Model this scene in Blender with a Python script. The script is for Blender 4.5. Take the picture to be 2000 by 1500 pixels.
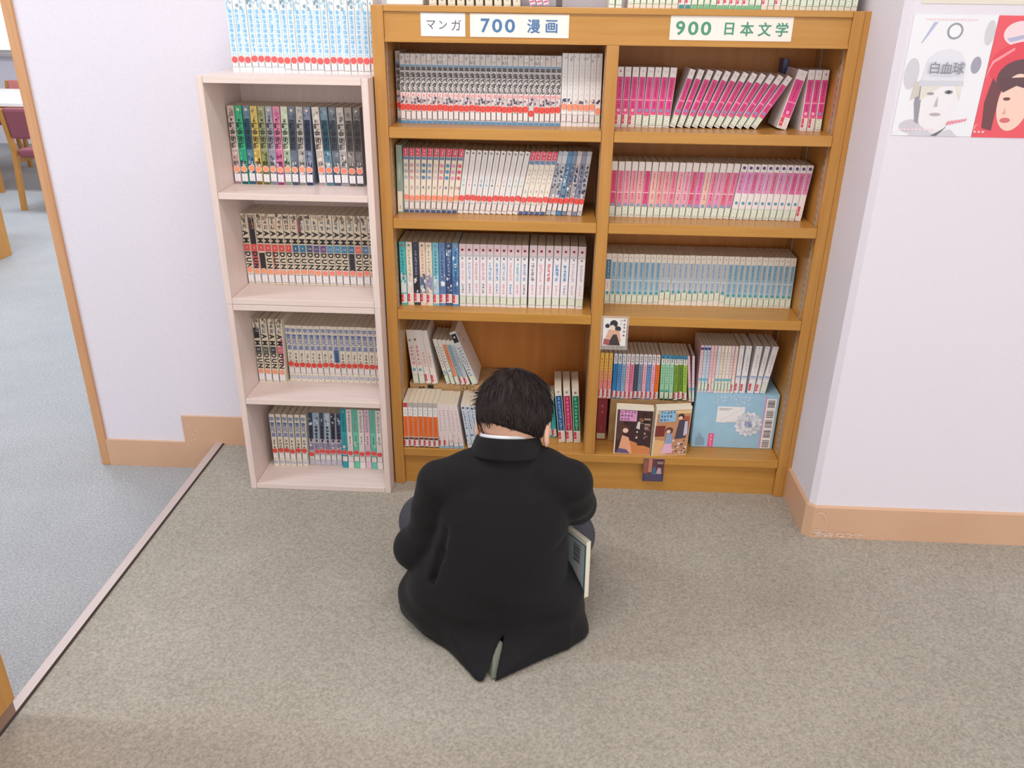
import bpy, math, random
import numpy as np
from mathutils import Vector, Matrix

sc = bpy.context.scene
COL = sc.collection
for o in list(bpy.data.objects):
    bpy.data.objects.remove(o, do_unlink=True)

# ------------------------------------------------------------------ camera
cam_d = bpy.data.cameras.new('camera')
cam = bpy.data.objects.new('camera', cam_d)
COL.objects.link(cam)
sc.camera = cam
cam_d.sensor_fit = 'HORIZONTAL'
cam_d.sensor_width = 36.0
cam_d.lens = 36.0 * 1610.0 / 2000.0
cam_d.clip_start = 0.02
yaw, pitch, roll = -0.0432, -0.4270, 0.0140
fwd = Vector((math.sin(yaw) * math.cos(pitch), math.cos(yaw) * math.cos(pitch), math.sin(pitch)))
rgt = Vector((math.cos(yaw), -math.sin(yaw), 0))
up = rgt.cross(fwd)
r2 = math.cos(roll) * rgt + math.sin(roll) * up
u2 = -math.sin(roll) * rgt + math.cos(roll) * up
mw = Matrix((r2, u2, -fwd)).transposed().to_4x4()
mw.translation = Vector((0.4424, -2.1354, 1.3148))
cam.matrix_world = mw

# ------------------------------------------------------------------ world, exposure
world = bpy.data.worlds.new('world')
sc.world = world
world.use_nodes = True
bg = world.node_tree.nodes['Background']
bg.inputs[0].default_value = (1.0, 0.972, 0.965, 1)
bg.inputs[1].default_value = 2.05
sc.view_settings.view_transform = 'Standard'
sc.view_settings.look = 'None'
sc.view_settings.gamma = 1.0
sc.view_settings.use_curve_mapping = False
sc.view_settings.exposure = -0.28
WARM, COOL = (1.0, 0.935, 0.885), (0.80, 0.91, 1.0)
LAMPS = [(0.15, -1.15, 27, WARM), (0.6, -3.4, 8, WARM), (2.6, -1.9, 3, WARM), (-2.2, -0.85, 44, COOL), (-2.6, 1.6, 50, COOL), (-3.4, 3.9, 60, COOL)]

# ------------------------------------------------------------------ helpers
def lin(c):
    return tuple(((v / 255.0) / 12.92 if v / 255.0 <= 0.04045 else ((v / 255.0 + 0.055) / 1.055) ** 2.4) for v in c[:3])

def new_mat(name, rough=0.5, spec=0.5):
    m = bpy.data.materials.new(name)
    m.use_nodes = True
    b = m.node_tree.nodes['Principled BSDF']
    b.inputs['Roughness'].default_value = rough
    b.inputs['Specular IOR Level'].default_value = spec
    return m, m.node_tree, b

def print_mat(name, rough):
    m, nt, b = new_mat(name, rough)
    a = nt.nodes.new('ShaderNodeAttribute')
    a.attribute_name = 'Col'
    nt.links.new(a.outputs['Color'], b.inputs['Base Color'])
    return m

M_PRINT = print_mat('printed_paper', 0.42)
M_GLOSS = print_mat('laminated_cover', 0.28)
M_MATTE = print_mat('matte_painted', 0.75)

def noise_mat(name, c0, c1, scale, stretch=(1, 1, 1), rough=0.5, bump=0.0, detail=4.0, bscale=None, spec=0.4, coord='Object', fac_rng=(0.3, 0.7)):
    m, nt, b = new_mat(name, rough, spec)
    tc = nt.nodes.new('ShaderNodeTexCoord')
    mp = nt.nodes.new('ShaderNodeMapping')
    mp.inputs['Scale'].default_value = stretch
    nt.links.new(tc.outputs[coord], mp.inputs['Vector'])
    n = nt.nodes.new('ShaderNodeTexNoise')
    n.inputs['Scale'].default_value = scale
    n.inputs['Detail'].default_value = detail
    nt.links.new(mp.outputs['Vector'], n.inputs['Vector'])
    r = nt.nodes.new('ShaderNodeValToRGB')
    r.color_ramp.elements[0].position = fac_rng[0]
    r.color_ramp.elements[1].position = fac_rng[1]
    r.color_ramp.elements[0].color = (*lin(c0), 1)
    r.color_ramp.elements[1].color = (*lin(c1), 1)
    nt.links.new(n.outputs['Fac'], r.inputs['Fac'])
    nt.links.new(r.outputs['Color'], b.inputs['Base Color'])
    if bump:
        n2 = n
        if bscale:
            n2 = nt.nodes.new('ShaderNodeTexNoise')
            n2.inputs['Scale'].default_value = bscale
            n2.inputs['Detail'].default_value = 3
            nt.links.new(mp.outputs['Vector'], n2.inputs['Vector'])
        bp = nt.nodes.new('ShaderNodeBump')
        bp.inputs['Strength'].default_value = bump
        bp.inputs['Distance'].default_value = 0.004
        nt.links.new(n2.outputs['Fac'], bp.inputs['Height'])
        nt.links.new(bp.outputs['Normal'], b.inputs['Normal'])
    return m

M_WOOD_H = noise_mat('honey_wood_horizontal', (188, 134, 62), (199, 147, 74), 14, (0.35, 6, 6), 0.30, 0.02)
M_WOOD_V = noise_mat('honey_wood_vertical', (187, 132, 63), (198, 145, 75), 14, (6, 6, 0.35), 0.30, 0.02)
M_WOOD_BACK = noise_mat('honey_wood_back', (192, 122, 58), (202, 136, 70), 9, (5, 5, 0.4), 0.42, 0.02)
M_PALE_H = noise_mat('pale_melamine_horizontal', (226, 208, 202), (236, 220, 214), 22, (0.3, 8, 8), 0.34, 0.02)
M_PALE_V = noise_mat('pale_melamine_vertical', (226, 207, 201), (236, 219, 213), 22, (8, 8, 0.3), 0.34, 0.02)
M_WALL = noise_mat('white_wallpaper', (225, 221, 232), (231, 227, 237), 260, (1, 1, 1), 0.85, 0.05)
M_BASE = noise_mat('salmon_vinyl_skirting', (208, 168, 138), (214, 175, 146), 5, (1, 1, 1), 0.38)
M_CEIL = noise_mat('white_ceiling_board', (236, 236, 234), (242, 242, 240), 90, (1, 1, 1), 0.9)
M_TRIMW = noise_mat('tan_wood_edging', (200, 148, 104), (210, 160, 118), 14, (6, 6, 0.35), 0.4, 0.02)

def carpet(name, c0, c1, c2):
    m, nt, b = new_mat(name, 0.95, 0.1)
    tc = nt.nodes.new('ShaderNodeTexCoord')
    n1 = nt.nodes.new('ShaderNodeTexNoise'); n1.inputs['Scale'].default_value = 165; n1.inputs['Detail'].default_value = 5; n1.inputs['Roughness'].default_value = 0.75
    n2 = nt.nodes.new('ShaderNodeTexNoise'); n2.inputs['Scale'].default_value = 5; n2.inputs['Detail'].default_value = 4
    for n in (n1, n2):
        nt.links.new(tc.outputs['Object'], n.inputs['Vector'])
    r = nt.nodes.new('ShaderNodeValToRGB')
    r.color_ramp.elements[0].position = 0.33; r.color_ramp.elements[1].position = 0.67
    r.color_ramp.elements[0].color = (*lin(c0), 1); r.color_ramp.elements[1].color = (*lin(c1), 1)
    nt.links.new(n1.outputs['Fac'], r.inputs['Fac'])
    mx = nt.nodes.new('ShaderNodeMix'); mx.data_type = 'RGBA'; mx.blend_type = 'MULTIPLY'
    mx.inputs[0].default_value = 0.5
    r2_ = nt.nodes.new('ShaderNodeValToRGB')
    r2_.color_ramp.elements[0].position = 0.3; r2_.color_ramp.elements[1].position = 0.7
    r2_.color_ramp.elements[0].color = (*lin(c2), 1); r2_.color_ramp.elements[1].color = (1, 1, 1, 1)
    nt.links.new(n2.outputs['Fac'], r2_.inputs['Fac'])
    nt.links.new(r.outputs['Color'], mx.inputs[6]); nt.links.new(r2_.outputs['Color'], mx.inputs[7])
    nt.links.new(mx.outputs[2], b.inputs['Base Color'])
    bp = nt.nodes.new('ShaderNodeBump'); bp.inputs['Strength'].default_value = 0.5; bp.inputs['Distance'].default_value = 0.006
    nt.links.new(n1.outputs['Fac'], bp.inputs['Height']); nt.links.new(bp.outputs['Normal'], b.inputs['Normal'])
    return m

M_CARPET = carpet('beige_loop_carpet', (148, 142, 131), (196, 189, 178), (232, 230, 228))
M_CARPET_LOW = carpet('grey_loop_carpet', (148, 149, 151), (196, 197, 200), (236, 236, 238))

def plain(name, c, rough=0.5, metal=0.0):
    m, nt, b = new_mat(name, rough)
    n = nt.nodes.new('ShaderNodeTexNoise'); n.inputs['Scale'].default_value = 30
    r = nt.nodes.new('ShaderNodeValToRGB')
    c = lin(c)
    r.color_ramp.elements[0].color = (*[v * 0.96 for v in c], 1); r.color_ramp.elements[1].color = (*[min(1, v * 1.03) for v in c], 1)
    nt.links.new(n.outputs['Fac'], r.inputs['Fac']); nt.links.new(r.outputs['Color'], b.inputs['Base Color'])
    b.inputs['Metallic'].default_value = metal
    return m

class MB:
    """collects polygons with a flat print colour and links them as one mesh"""
    def __init__(s, auto=0.0): s.v = []; s.f = []; s.c = []; s.auto = auto
    def poly(s, pts, col):
        if s.auto and sum(a[0] * b[2] - b[0] * a[2] for a, b in zip(pts, list(pts[1:]) + [pts[0]])) < 0: pts = list(pts)[::-1]
        i = len(s.v); e = s.auto * len(s.f); s.v += [(p[0], p[1] - e, p[2]) for p in pts]; s.f.append(tuple(range(i, i + len(pts)))); s.c.append(lin(col))
    def box(s, x0, x1, y0, y1, z0, z1, col=(200, 200, 200)):
        p = [(x0, y0, z0), (x1, y0, z0), (x1, y1, z0), (x0, y1, z0), (x0, y0, z1), (x1, y0, z1), (x1, y1, z1), (x0, y1, z1)]
        i = len(s.v); s.v += p; c = lin(col)
        for f in ((0, 3, 2, 1), (4, 5, 6, 7), (0, 1, 5, 4), (1, 2, 6, 5), (2, 3, 7, 6), (3, 0, 4, 7)):
            s.f.append(tuple(i + k for k in f)); s.c.append(c)
    def rect(s, x0, x1, z0, z1, col, y=0.0):
        s.poly([(x0, y, z0), (x1, y, z0), (x1, y, z1), (x0, y, z1)], col)
    def disc(s, cx, cz, r, col, y=0.0, lo=None, hi=None, n=20):
        pts = []
        for k in range(n):
            a = 2 * math.pi * k / n
            x = cx + r * math.cos(a)
            if lo is not None: x = max(lo, x)
            if hi is not None: x = min(hi, x)
            pts.append((x, y, cz + r * math.sin(a)))
        s.poly(pts, col)
    def glyph(s, ch, cx, cz, size, col, y=0.0, rot=0.0, bold=0.0, sx=1.0):
        g = glyph(ch, bold)
        if not g: return
        vs, fs = g; i = len(s.v); ca, sa = math.cos(rot), math.sin(rot); c = lin(col)
        for (a, b_) in vs:
            a *= size * sx; b_ *= size
            s.v.append((cx + a * ca - b_ * sa, y, cz + a * sa + b_ * ca))
        for f in fs:
            s.f.append(tuple(i + k for k in f)); s.c.append(c)
    def fake(s, cx, cz, size, col, rnd, y=0.0, sx=0.8):
        """an illegible printed character: a few strokes"""
        h = size / 2; t = size * 0.075; k0 = 0
        for k in range(rnd.choice((2, 3, 3))):
            z = cz + rnd.uniform(-h, h) * 0.85; w = h * sx * rnd.uniform(0.5, 1)
            s.rect(cx - w, cx + w, z - t, z + t, col, y - k0 * 2e-5); k0 += 1
        for k in range(rnd.choice((1, 2, 2))):
            x = cx + rnd.uniform(-h, h) * sx * 0.8; w = h * rnd.uniform(0.45, 0.95)
            s.rect(x - t, x + t, cz - w, cz + w, col, y - k0 * 2e-5); k0 += 1
    def mesh(s, name):
        me = bpy.data.meshes.new(name)
        me.from_pydata(s.v, [], s.f)
        at = me.color_attributes.new('Col', 'FLOAT_COLOR', 'CORNER')
        n = sum(len(f) for f in s.f); a = np.ones((n, 4), np.float32); k = 0
        for f, c in zip(s.f, s.c):
            a[k:k + len(f), :3] = c; k += len(f)
        at.data.foreach_set('color', a.ravel())
        me.update()
        return me
    def build(s, name, mat, parent=None, bevel=0.0):
        me = s.mesh(name); me.materials.append(mat)
        return link(name, me, parent, bevel)

def link(name, me, parent=None, bevel=0.0):
    o = bpy.data.objects.new(name, me); COL.objects.link(o)
    if parent is not None: o.parent = parent
    if bevel:
        b = o.modifiers.new('bevel', 'BEVEL'); b.width = bevel; b.segments = 2; b.limit_method = 'ANGLE'
    return o

def empty(name, loc=(0, 0, 0), rz=0.0):
    o = bpy.data.objects.new(name, None); COL.objects.link(o)
    o.location = loc; o.rotation_euler = (0, 0, rz); o.empty_display_size = 0.05
    return o

def tag(o, label, cat, group=None):
    o['label'] = label; o['category'] = cat
    if group: o['group'] = group
    return o

def struct(o, label=None):
    o['kind'] = 'structure'
    if label: o['label'] = label
    return o

def boxobj(name, x0, x1, y0, y1, z0, z1, mat, parent=None, bevel=0.0):
    """a box whose origin is its centre"""
    m = MB(); hx, hy, hz = (x1 - x0) / 2, (y1 - y0) / 2, (z1 - z0) / 2
    m.box(-hx, hx, -hy, hy, -hz, hz)
    o = m.build(name, mat, parent, bevel)
    o.location = ((x0 + x1) / 2, (y0 + y1) / 2, (z0 + z1) / 2)
    return o

_font = bpy.data.curves.new('lettering_source', 'FONT')
_font.resolution_u = 3
_fonto = bpy.data.objects.new('lettering_source', _font)
COL.objects.link(_fonto)
_gc = {}
def glyph(ch, bold=0.0):
    k = (ch, bold)
    if k not in _gc:
        _font.body = ch; _font.offset = bold
        dg = bpy.context.evaluated_depsgraph_get(); dg.update()
        me = bpy.data.meshes.new_from_object(_fonto.evaluated_get(dg))
        if len(me.vertices) == 0: _gc[k] = None
        else:
            v = np.array([(p.co.x, p.co.y) for p in me.vertices])
            c = (v.min(0) + v.max(0)) / 2
            _gc[k] = ([tuple(p) for p in (v - c)], [tuple(p.vertices) for p in me.polygons])
        bpy.data.meshes.remove(me)
    return _gc[k]

ORD = ['first', 'second', 'third', 'fourth', 'fifth', 'sixth', 'seventh', 'eighth', 'ninth', 'tenth', 'eleventh', 'twelfth', 'thirteenth',
       'fourteenth', 'fifteenth', 'sixteenth', 'seventeenth', 'eighteenth', 'nineteenth', 'twentieth']
def nth(i):
    if i < 20: return ORD[i]
    t = {20: 'twenty', 30: 'thirty', 40: 'forty'}
    n = i + 1; b = n // 10 * 10
    return (t[b] + '-' + ORD[n - b - 1]) if n % 10 else {30: 'thirtieth', 40: 'fortieth'}[n]

# ------------------------------------------------------------------ the room
WY = 0.207          # wall behind the pale boxes
LOW = -0.093        # lower floor left of the step
STEP = -0.615       # x of the step
floor = struct(boxobj('floor', STEP, 4.5, -5.5, 0.6, -0.2, 0.0, M_CARPET), 'beige loop-pile carpet of the raised floor')
floor2 = struct(boxobj('floor', -7.0, STEP, -5.5, 7.0, -0.3, LOW, M_CARPET_LOW), 'grey carpet of the lower floor beyond the step')
# step nosing
m = MB(); c = (190, 172, 168)
for y0, y1 in ((-5.5, WY),):
    pr = [(STEP - 0.016, LOW + 0.02), (STEP - 0.016, 0.004), (STEP - 0.012, 0.007), (STEP + 0.010, 0.007), (STEP + 0.012, 0.0), (STEP, -0.01), (STEP, LOW + 0.02)]
    n = len(pr)
    for i in range(n):
        a, b = pr[i], pr[(i + 1) % n]
        m.poly([(a[0], y0, a[1]), (a[0], y1, a[1]), (b[0], y1, b[1]), (b[0], y0, b[1])], (70, 58, 54) if i == 3 else c)
    m.poly([(p[0], y0, p[1]) for p in pr], c); m.poly([(p[0], y1, p[1]) for p in pr][::-1], c)
struct(m.build('trim_1', M_PRINT), 'mauve metal nosing along the edge of the step')
struct(boxobj('wall_back', -1.0, 0.0, WY, WY + 0.12, LOW - 0.05, 2.62, M_WALL), 'white partition wall behind the pale shelf boxes')
struct(boxobj('wall_niche', -0.012, 1.30, 0.285, 0.40, -0.05, 2.62, M_WALL), 'white wall behind the wooden bookcase')
struct(boxobj('wall_niche_side', -0.012, -0.004, WY + 0.12, 0.285, -0.05, 2.62, M_WALL))
struct(boxobj('trim_2', -1.029, -1.0, WY - 0.008, WY + 0.128, LOW, 2.6, M_TRIMW, bevel=0.002), 'honey wood edging on the end of the partition wall')
# column on the right with chamfered corner
CX, CY = 1.1745, -0.196
m = MB(); pr = [(CX, 0.40), (CX, CY + 0.014), (CX + 0.014, CY), (4.5, CY), (4.5, 0.40)]
for i in range(4):
    a, b = pr[i], pr[i + 1]
    m.poly([(a[0], a[1], -0.02), (b[0], b[1], -0.02), (b[0], b[1], 2.62), (a[0], a[1], 2.62)], (230, 227, 231))
struct(m.build('wall_right', M_WALL), 'white wall right of the bookcase with a cut corner')
# skirtings
def skirting(name, path, z0, z1, th=0.009):
    m = MB(); c = (208, 168, 138)
    q = []
    for i, (x, y) in enumerate(path):
        p = Vector((x, y)); d = Vector((0, 0))
        if i > 0: d += (p - Vector(path[i - 1])).normalized()
        if i < len(path) - 1: d += (Vector(path[i + 1]) - p).normalized()
        d.normalize(); q.append((x + d.y * th, y - d.x * th))
    for i in range(len(path) - 1):
        a, b, A, B = path[i], path[i + 1], q[i], q[i + 1]
        m.poly([(A[0], A[1], z0), (B[0], B[1], z0), (B[0], B[1], z1 - 0.004), (A[0], A[1], z1 - 0.004)], c)
        m.poly([(A[0], A[1], z1 - 0.004), (B[0], B[1], z1 - 0.004), (b[0], b[1], z1), (a[0], a[1], z1)], c)
    A, a = q[0], path[0]
    m.poly([(a[0], a[1], z0), (A[0], A[1], z0), (A[0], A[1], z1 - .004), (a[0], a[1], z1)], c)
    return struct(m.build(name, M_BASE), 'salmon vinyl skirting')
sk = skirting('baseboard_right', [(CX, 0.28), (CX, CY + 0.014), (CX + 0.014, CY), (4.5, CY)], 0.0, 0.10)
# worn white scrapes on the skirting corner
m = MB(2e-5); rnd = random.Random(4)
for k in range(190):
    u = rnd.random() ** 1.5; x = CX + 0.016 + u * 0.13; z = 0.007 + rnd.random() ** 1.2 * 0.024 * (1 - .5 * u)
    w = rnd.uniform(0.004, 0.020); t = rnd.uniform(0.0003, 0.0010); sl = rnd.uniform(-.03, .06) * w
    m.poly([(x, CY - 0.0102, z), (x + w * .5, CY - 0.0102, z - t + sl * .5), (x + w, CY - 0.0102, z + sl), (x + w * .5, CY - 0.0102, z + t + sl * .5)], rnd.choice([(242, 226, 212), (236, 214, 198), (228, 196, 174)]))
for k in range(14):
    a = k / 14; x = CX + 0.019 + 0.028 * a ** .8; z = 0.085 - 0.036 * a ** 2.5
    m.poly([(x, CY - 0.0102, z), (x + .002, CY - 0.0102, z - .003), (x + .0035, CY - 0.0102, z - .002), (x + .002, CY - 0.0102, z + .001)], (228, 198, 176))
m.build('scuff', M_PRINT, sk)
m = MB(); y = WY - 0.009; c = (208, 168, 138)     # stepped skirting of the left wall
prof = [(-1.0, LOW), (-0.63, LOW), (-0.60, 0.0), (0.0, 0.0), (0.0, 0.1), (-0.731, 0.1), (-0.731, 0.003), (-1.0, 0.003)]
for P in ([prof[0], prof[1], (-0.63, 0.003), prof[7]], [(-0.731, 0.003), (-0.63, 0.003), (-0.63, 0.1), (-0.731, 0.1)], [(-0.63, LOW), (-0.60, 0.0), (-0.60, 0.003), (-0.63, 0.003)], [(-0.63, 0.003), (0, 0.003), (0, 0.1), (-0.63, 0.1)], [(-0.63, 0.0), (0.0, 0.0), (0.0, 0.003), (-0.63, 0.003)]):
    m.poly([(p[0], y, p[1]) for p in P], c)
for a, b in (((-0.731, 0.1), (0.0, 0.1)), ((-0.731, 0.003), (-0.731, 0.1)), ((-1.0, 0.003), (-0.731, 0.003))):
    m.poly([(a[0], y, a[1]), (b[0], y, b[1]), (b[0], WY, b[1]), (a[0], WY, a[1])], c)
bl = struct(m.build('baseboard_left', M_BASE), 'salmon skirting stepping up with the floor')
m = MB(2e-5); rnd = random.Random(8)
for (x, z) in ((-0.715, .066), (-0.705, .035), (-0.70, .018), (-0.727, -.005), (-0.69, .05), (-0.712, .012)):
    m.poly([(x, y - .0005, z), (x + .006, y - .0005, z - .001), (x + .004, y - .0005, z + .003)], (238, 214, 196))
m.build('scuff', M_PRINT, bl)
struct(boxobj('ceiling', -7.0, 4.5, -5.5, 7.0, 2.62, 2.7, M_CEIL))
# ceiling lamps (above the frame)
M_LAMP = bpy.data.materials.new('lamp_diffuser'); M_LAMP.use_nodes = True
_b = M_LAMP.node_tree.nodes['Principled BSDF']; _b.inputs['Emission Color'].default_value = (1, .97, .93, 1); _b.inputs['Emission Strength'].default_value = 2.0
M_LAMPB = plain('white_lamp_housing', (235, 235, 235), 0.5)
for i, (x, y, pw, lc) in enumerate(LAMPS):
    e = tag(empty('ceiling_light', (x, y, 2.62)), ['fluorescent ceiling lamp above the reader', 'fluorescent ceiling lamp behind the reader', 'fluorescent ceiling lamp above the right wall', 'fluorescent ceiling lamp above the step', 'fluorescent ceiling lamp beyond the partition', 'fluorescent ceiling lamp above the far tables'][i], 'lamp', 'ceiling lamps')
    boxobj('housing', -.64, .64, -.17, .17, -.06, 0, M_LAMPB, e)
    boxobj('diffuser', -.62, .62, -.15, .15, -.07, -.055, M_LAMP, e)
    ld = bpy.data.lights.new('lamp_glow', 'AREA'); ld.shape = 'RECTANGLE'; ld.size = 1.24; ld.size_y = 0.30
    ld.energy = pw; ld.color = lc
    lo = bpy.data.objects.new('lamp_glow', ld); COL.objects.link(lo); lo.parent = e; lo.location = (0, 0, -.075)

# ------------------------------------------------------------------ wooden bookcase
W, H, BD = 1.1715, 1.3204, 0.262
PL, PR, DL, DR, HD, T = 0.0299, 0.038, 0.5655, 0.5955, 1.2384, 0.0268
S = [1.0404, 0.8094, 0.555, 0.1229]
bc = tag(empty('bookcase', (0, 0, 0)), 'honey-coloured wooden bookcase with two bays of shelves and paper signs', 'bookcase')
g = 0.0006
boxobj('side_panel', 0, PL, 0, BD, 0, H, M_WOOD_V, bc, 0.0015)
boxobj('side_panel', W - PR, W - 0.012, 0, BD, 0, H, M_WOOD_V, bc, 0.0015)
boxobj('filler_strip', W - 0.0115, W + 0.003, 0.002, BD, 0, H, M_WOOD_V, bc, 0.0015)
boxobj('divider', DL, DR, 0, BD - 0.01, S[3], HD, M_WOOD_V, bc, 0.0015)
boxobj('back_panel', PL, W - PR, BD - 0.008, BD, 0, H - 0.02, M_WOOD_BACK, bc)
boxobj('top_board', PL + g, W - PR - g, 0, BD - 0.009, H - 0.0145, H, M_WOOD_H, bc, 0.0015)
boxobj('header_panel', PL + g, W - PR - g, 0.006, 0.024, HD + 0.008, H - 0.015, M_WOOD_H, bc)
boxobj('header_rail', PL + g, W - PR - g, 0, 0.024, HD, HD + 0.0085, M_WOOD_H, bc, 0.001)
for z in S[:3]:
    boxobj('shelf', PL + g, DL - g, 0, BD - 0.009, z - T, z, M_WOOD_H, bc, 0.002)
    boxobj('shelf', DR + g, W - PR - g, 0, BD - 0.009, z - T, z, M_WOOD_H, bc, 0.002)
boxobj('bottom_shelf', PL + g, W - PR - g, 0, BD - 0.009, S[3] - T, S[3] - 0.0003, M_WOOD_H, bc, 0.002)
boxobj('kick_board', PL + g, W - PR - g, 0.014, 0.03, 0, S[3] - T - .0005, M_WOOD_H, bc)
M_TRACK = print_mat('shelf_track_metal', 0.35)
for x, s in ((PL, 1), (DL, -1), (DR, 1), (W - PR, -1)):
    for y in (0.030, 0.205):
        m = MB(); x0, x1 = (x, x + 0.0015) if s > 0 else (x - 0.0015, x)
        m.box(x0, x1, y - .007, y + .007, S[3] + .012, HD - .002, (176, 158, 146))
        xx = x1 + .0002 if s > 0 else x0 - .0002; z = S[3] + .02
        while z < HD - .02:
            P = [(xx, y - .002, z), (xx, y + .002, z), (xx, y + .002, z + .010), (xx, y - .002, z + .010)]
            m.poly(P, (70, 55, 48)); z += .02
        m.build('shelf_track', M_TRACK, bc)
# signs on the header
def sign(name, x0, x1, z0, z1, text, col, paper, label, size, bold, gaps, thick=0.0008):
    m = MB(); m.box(x0, x1, 0.006 - thick - .0004, 0.0056, z0, z1, paper)
    o = m.build(name, M_PRINT); tag(o, label, 'sign', 'header signs')
    for ch, cx, s, sx in gaps:
        t = MB(); dig = ch in '0123456789'; e = 0.0 if dig or not bold else .00075
        for k, (ox, oz) in enumerate(((0, 0), (e, e * .5), (-e, e * .5), (0, -e)) if e else ((0, 0),)):
            t.glyph(ch, x0 + cx * (x1 - x0) + ox, (z0 + z1) / 2 - 0.0005 + oz, s * size, col, 0.006 - thick - .0008 - k * 4e-5, 0, bold if dig else 0.0, sx)
        t.build('letter', M_PRINT, o)['kind'] = 'stuff'
    return o
sign('header_sign', 0.119, 0.226, 1.2525, 1.3040, 'マンガ', (92, 94, 104), (238, 236, 244), 'small white paper sign reading マンガ in thin grey letters', 0.027, 0.0,
     [('マ', .23, .95, 1), ('ン', .50, .9, 1), ('ガ', .80, 1, 1)])
sign('header_sign', 0.2375, 0.4735, 1.2525, 1.3040, '700 漫画', (74, 122, 172), (246, 240, 234), 'paper sign reading 700 漫画 in bold blue letters', 0.031, 0.022,
     [('7', .155, 1.35, 1.05), ('0', .275, 1.3, 1.25), ('0', .405, 1.3, 1.25), ('漫', .645, 1.05, 1), ('画', .825, 1.05, 1)])
sign('header_sign', 0.7125, 0.9985, 1.2525, 1.3055, '900 日本文学', (74, 150, 122), (246, 238, 230), 'long paper sign reading 900 日本文学 in bold green letters', 0.031, 0.022,
     [('9', .085, 1.35, 1.1), ('0', .19, 1.3, 1.25), ('0', .295, 1.3, 1.25), ('日', .485, 1.0, 1), ('本', .63, 1.05, 1), ('文', .775, 1.02, 1), ('学', .915, 1.02, 1)])

# ------------------------------------------------------------------ pale boxes
BXL, BXR, BY0, BY1 = -0.4233, -0.0033, -0.0587, 0.1965
PT = 0.0165
def pale_box(z0, z1, shelf, label):
    e = tag(empty('cube_shelf', ((BXL + BXR) / 2, 0, z0)), label, 'shelf', 'stacked pale boxes')
    w = (BXR - BXL) / 2; h = z1 - z0; y0, y1 = BY0, BY1
    boxobj('side_panel', -w, -w + PT, y0, y1, 0, h, M_PALE_V, e, 0.001)
    boxobj('side_panel', w - PT, w, y0, y1, 0, h, M_PALE_V, e, 0.001)
    boxobj('top_panel', -w + PT + g, w - PT - g, y0, y1 - .004, h - PT, h, M_PALE_H, e, 0.001)
    boxobj('bottom_panel', -w + PT + g, w - PT - g, y0, y1 - .004, 0.0005, PT, M_PALE_H, e, 0.001)
    boxobj('shelf', -w + PT + g, w - PT - g, y0 + .001, y1 - .004, shelf - PT - z0, shelf - z0, M_PALE_H, e, 0.001)
    boxobj('back_panel', -w + PT, w - PT, y1 - .0035, y1, PT, h - PT, M_PALE_V, e)
    return e
BZ = [1.1588, 0.878, 0.5960, 0.2955, 0.0168]
pale_box(0.579, 1.1588, BZ[1], 'upper pale wood-grain cube shelf standing on a matching box')
pale_box(0.0, 0.5785, BZ[3], 'lower pale wood-grain cube shelf standing on the carpet')

# ------------------------------------------------------------------ books
INK = (46, 44, 50)
CREAM = (238, 230, 214)
def cover_mesh(w, h, dep, col, spine):
    t = 0.0005; r = min(0.0016, w * 0.2)
    out = [(0, dep), (0, r), (r * .3, r * .3), (r, 0), (w - r, 0), (w - r * .3, r * .3), (w, r), (w, dep)]
    inn = [(t, dep), (t, r), (r * .3 + t * .7, r * .3 + t * .7), (r, t), (w - r, t), (w - r * .3 - t * .7, r * .3 + t * .7), (w - t, r), (w - t, dep)]
    m = MB(); n = len(out)
    for i in range(n - 1):
        a, b = out[i], out[i + 1]; c = spine if 1 <= i <= 5 else col
        m.poly([(*a, 0), (*b, 0), (*b, h), (*a, h)], c)
        A, B = inn[i], inn[i + 1]
        m.poly([(*B, 0), (*A, 0), (*A, h), (*B, h)], (235, 230, 222))
        m.poly([(*a, h), (*b, h), (*B, h), (*A, h)], c)
        m.poly([(*b, 0), (*a, 0), (*A, 0), (*B, 0)], c)
    for (a, A) in ((out[0], inn[0]), (inn[-1], out[-1])):
        m.poly([(*a, 0), (*a, h), (*A, h), (*A, 0)], col)
    me = m.mesh('cover'); me.materials.append(M_GLOSS); return me
def pages_mesh(w, h, dep, col=(232, 222, 202)):
    m = MB(); t = 0.0006
    m.box(t, w - t, 0.0012, dep - .0015, 0.0005, h - .0012, col)
    me = m.mesh('page_block'); me.materials.append(M_MATTE); return me
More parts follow.
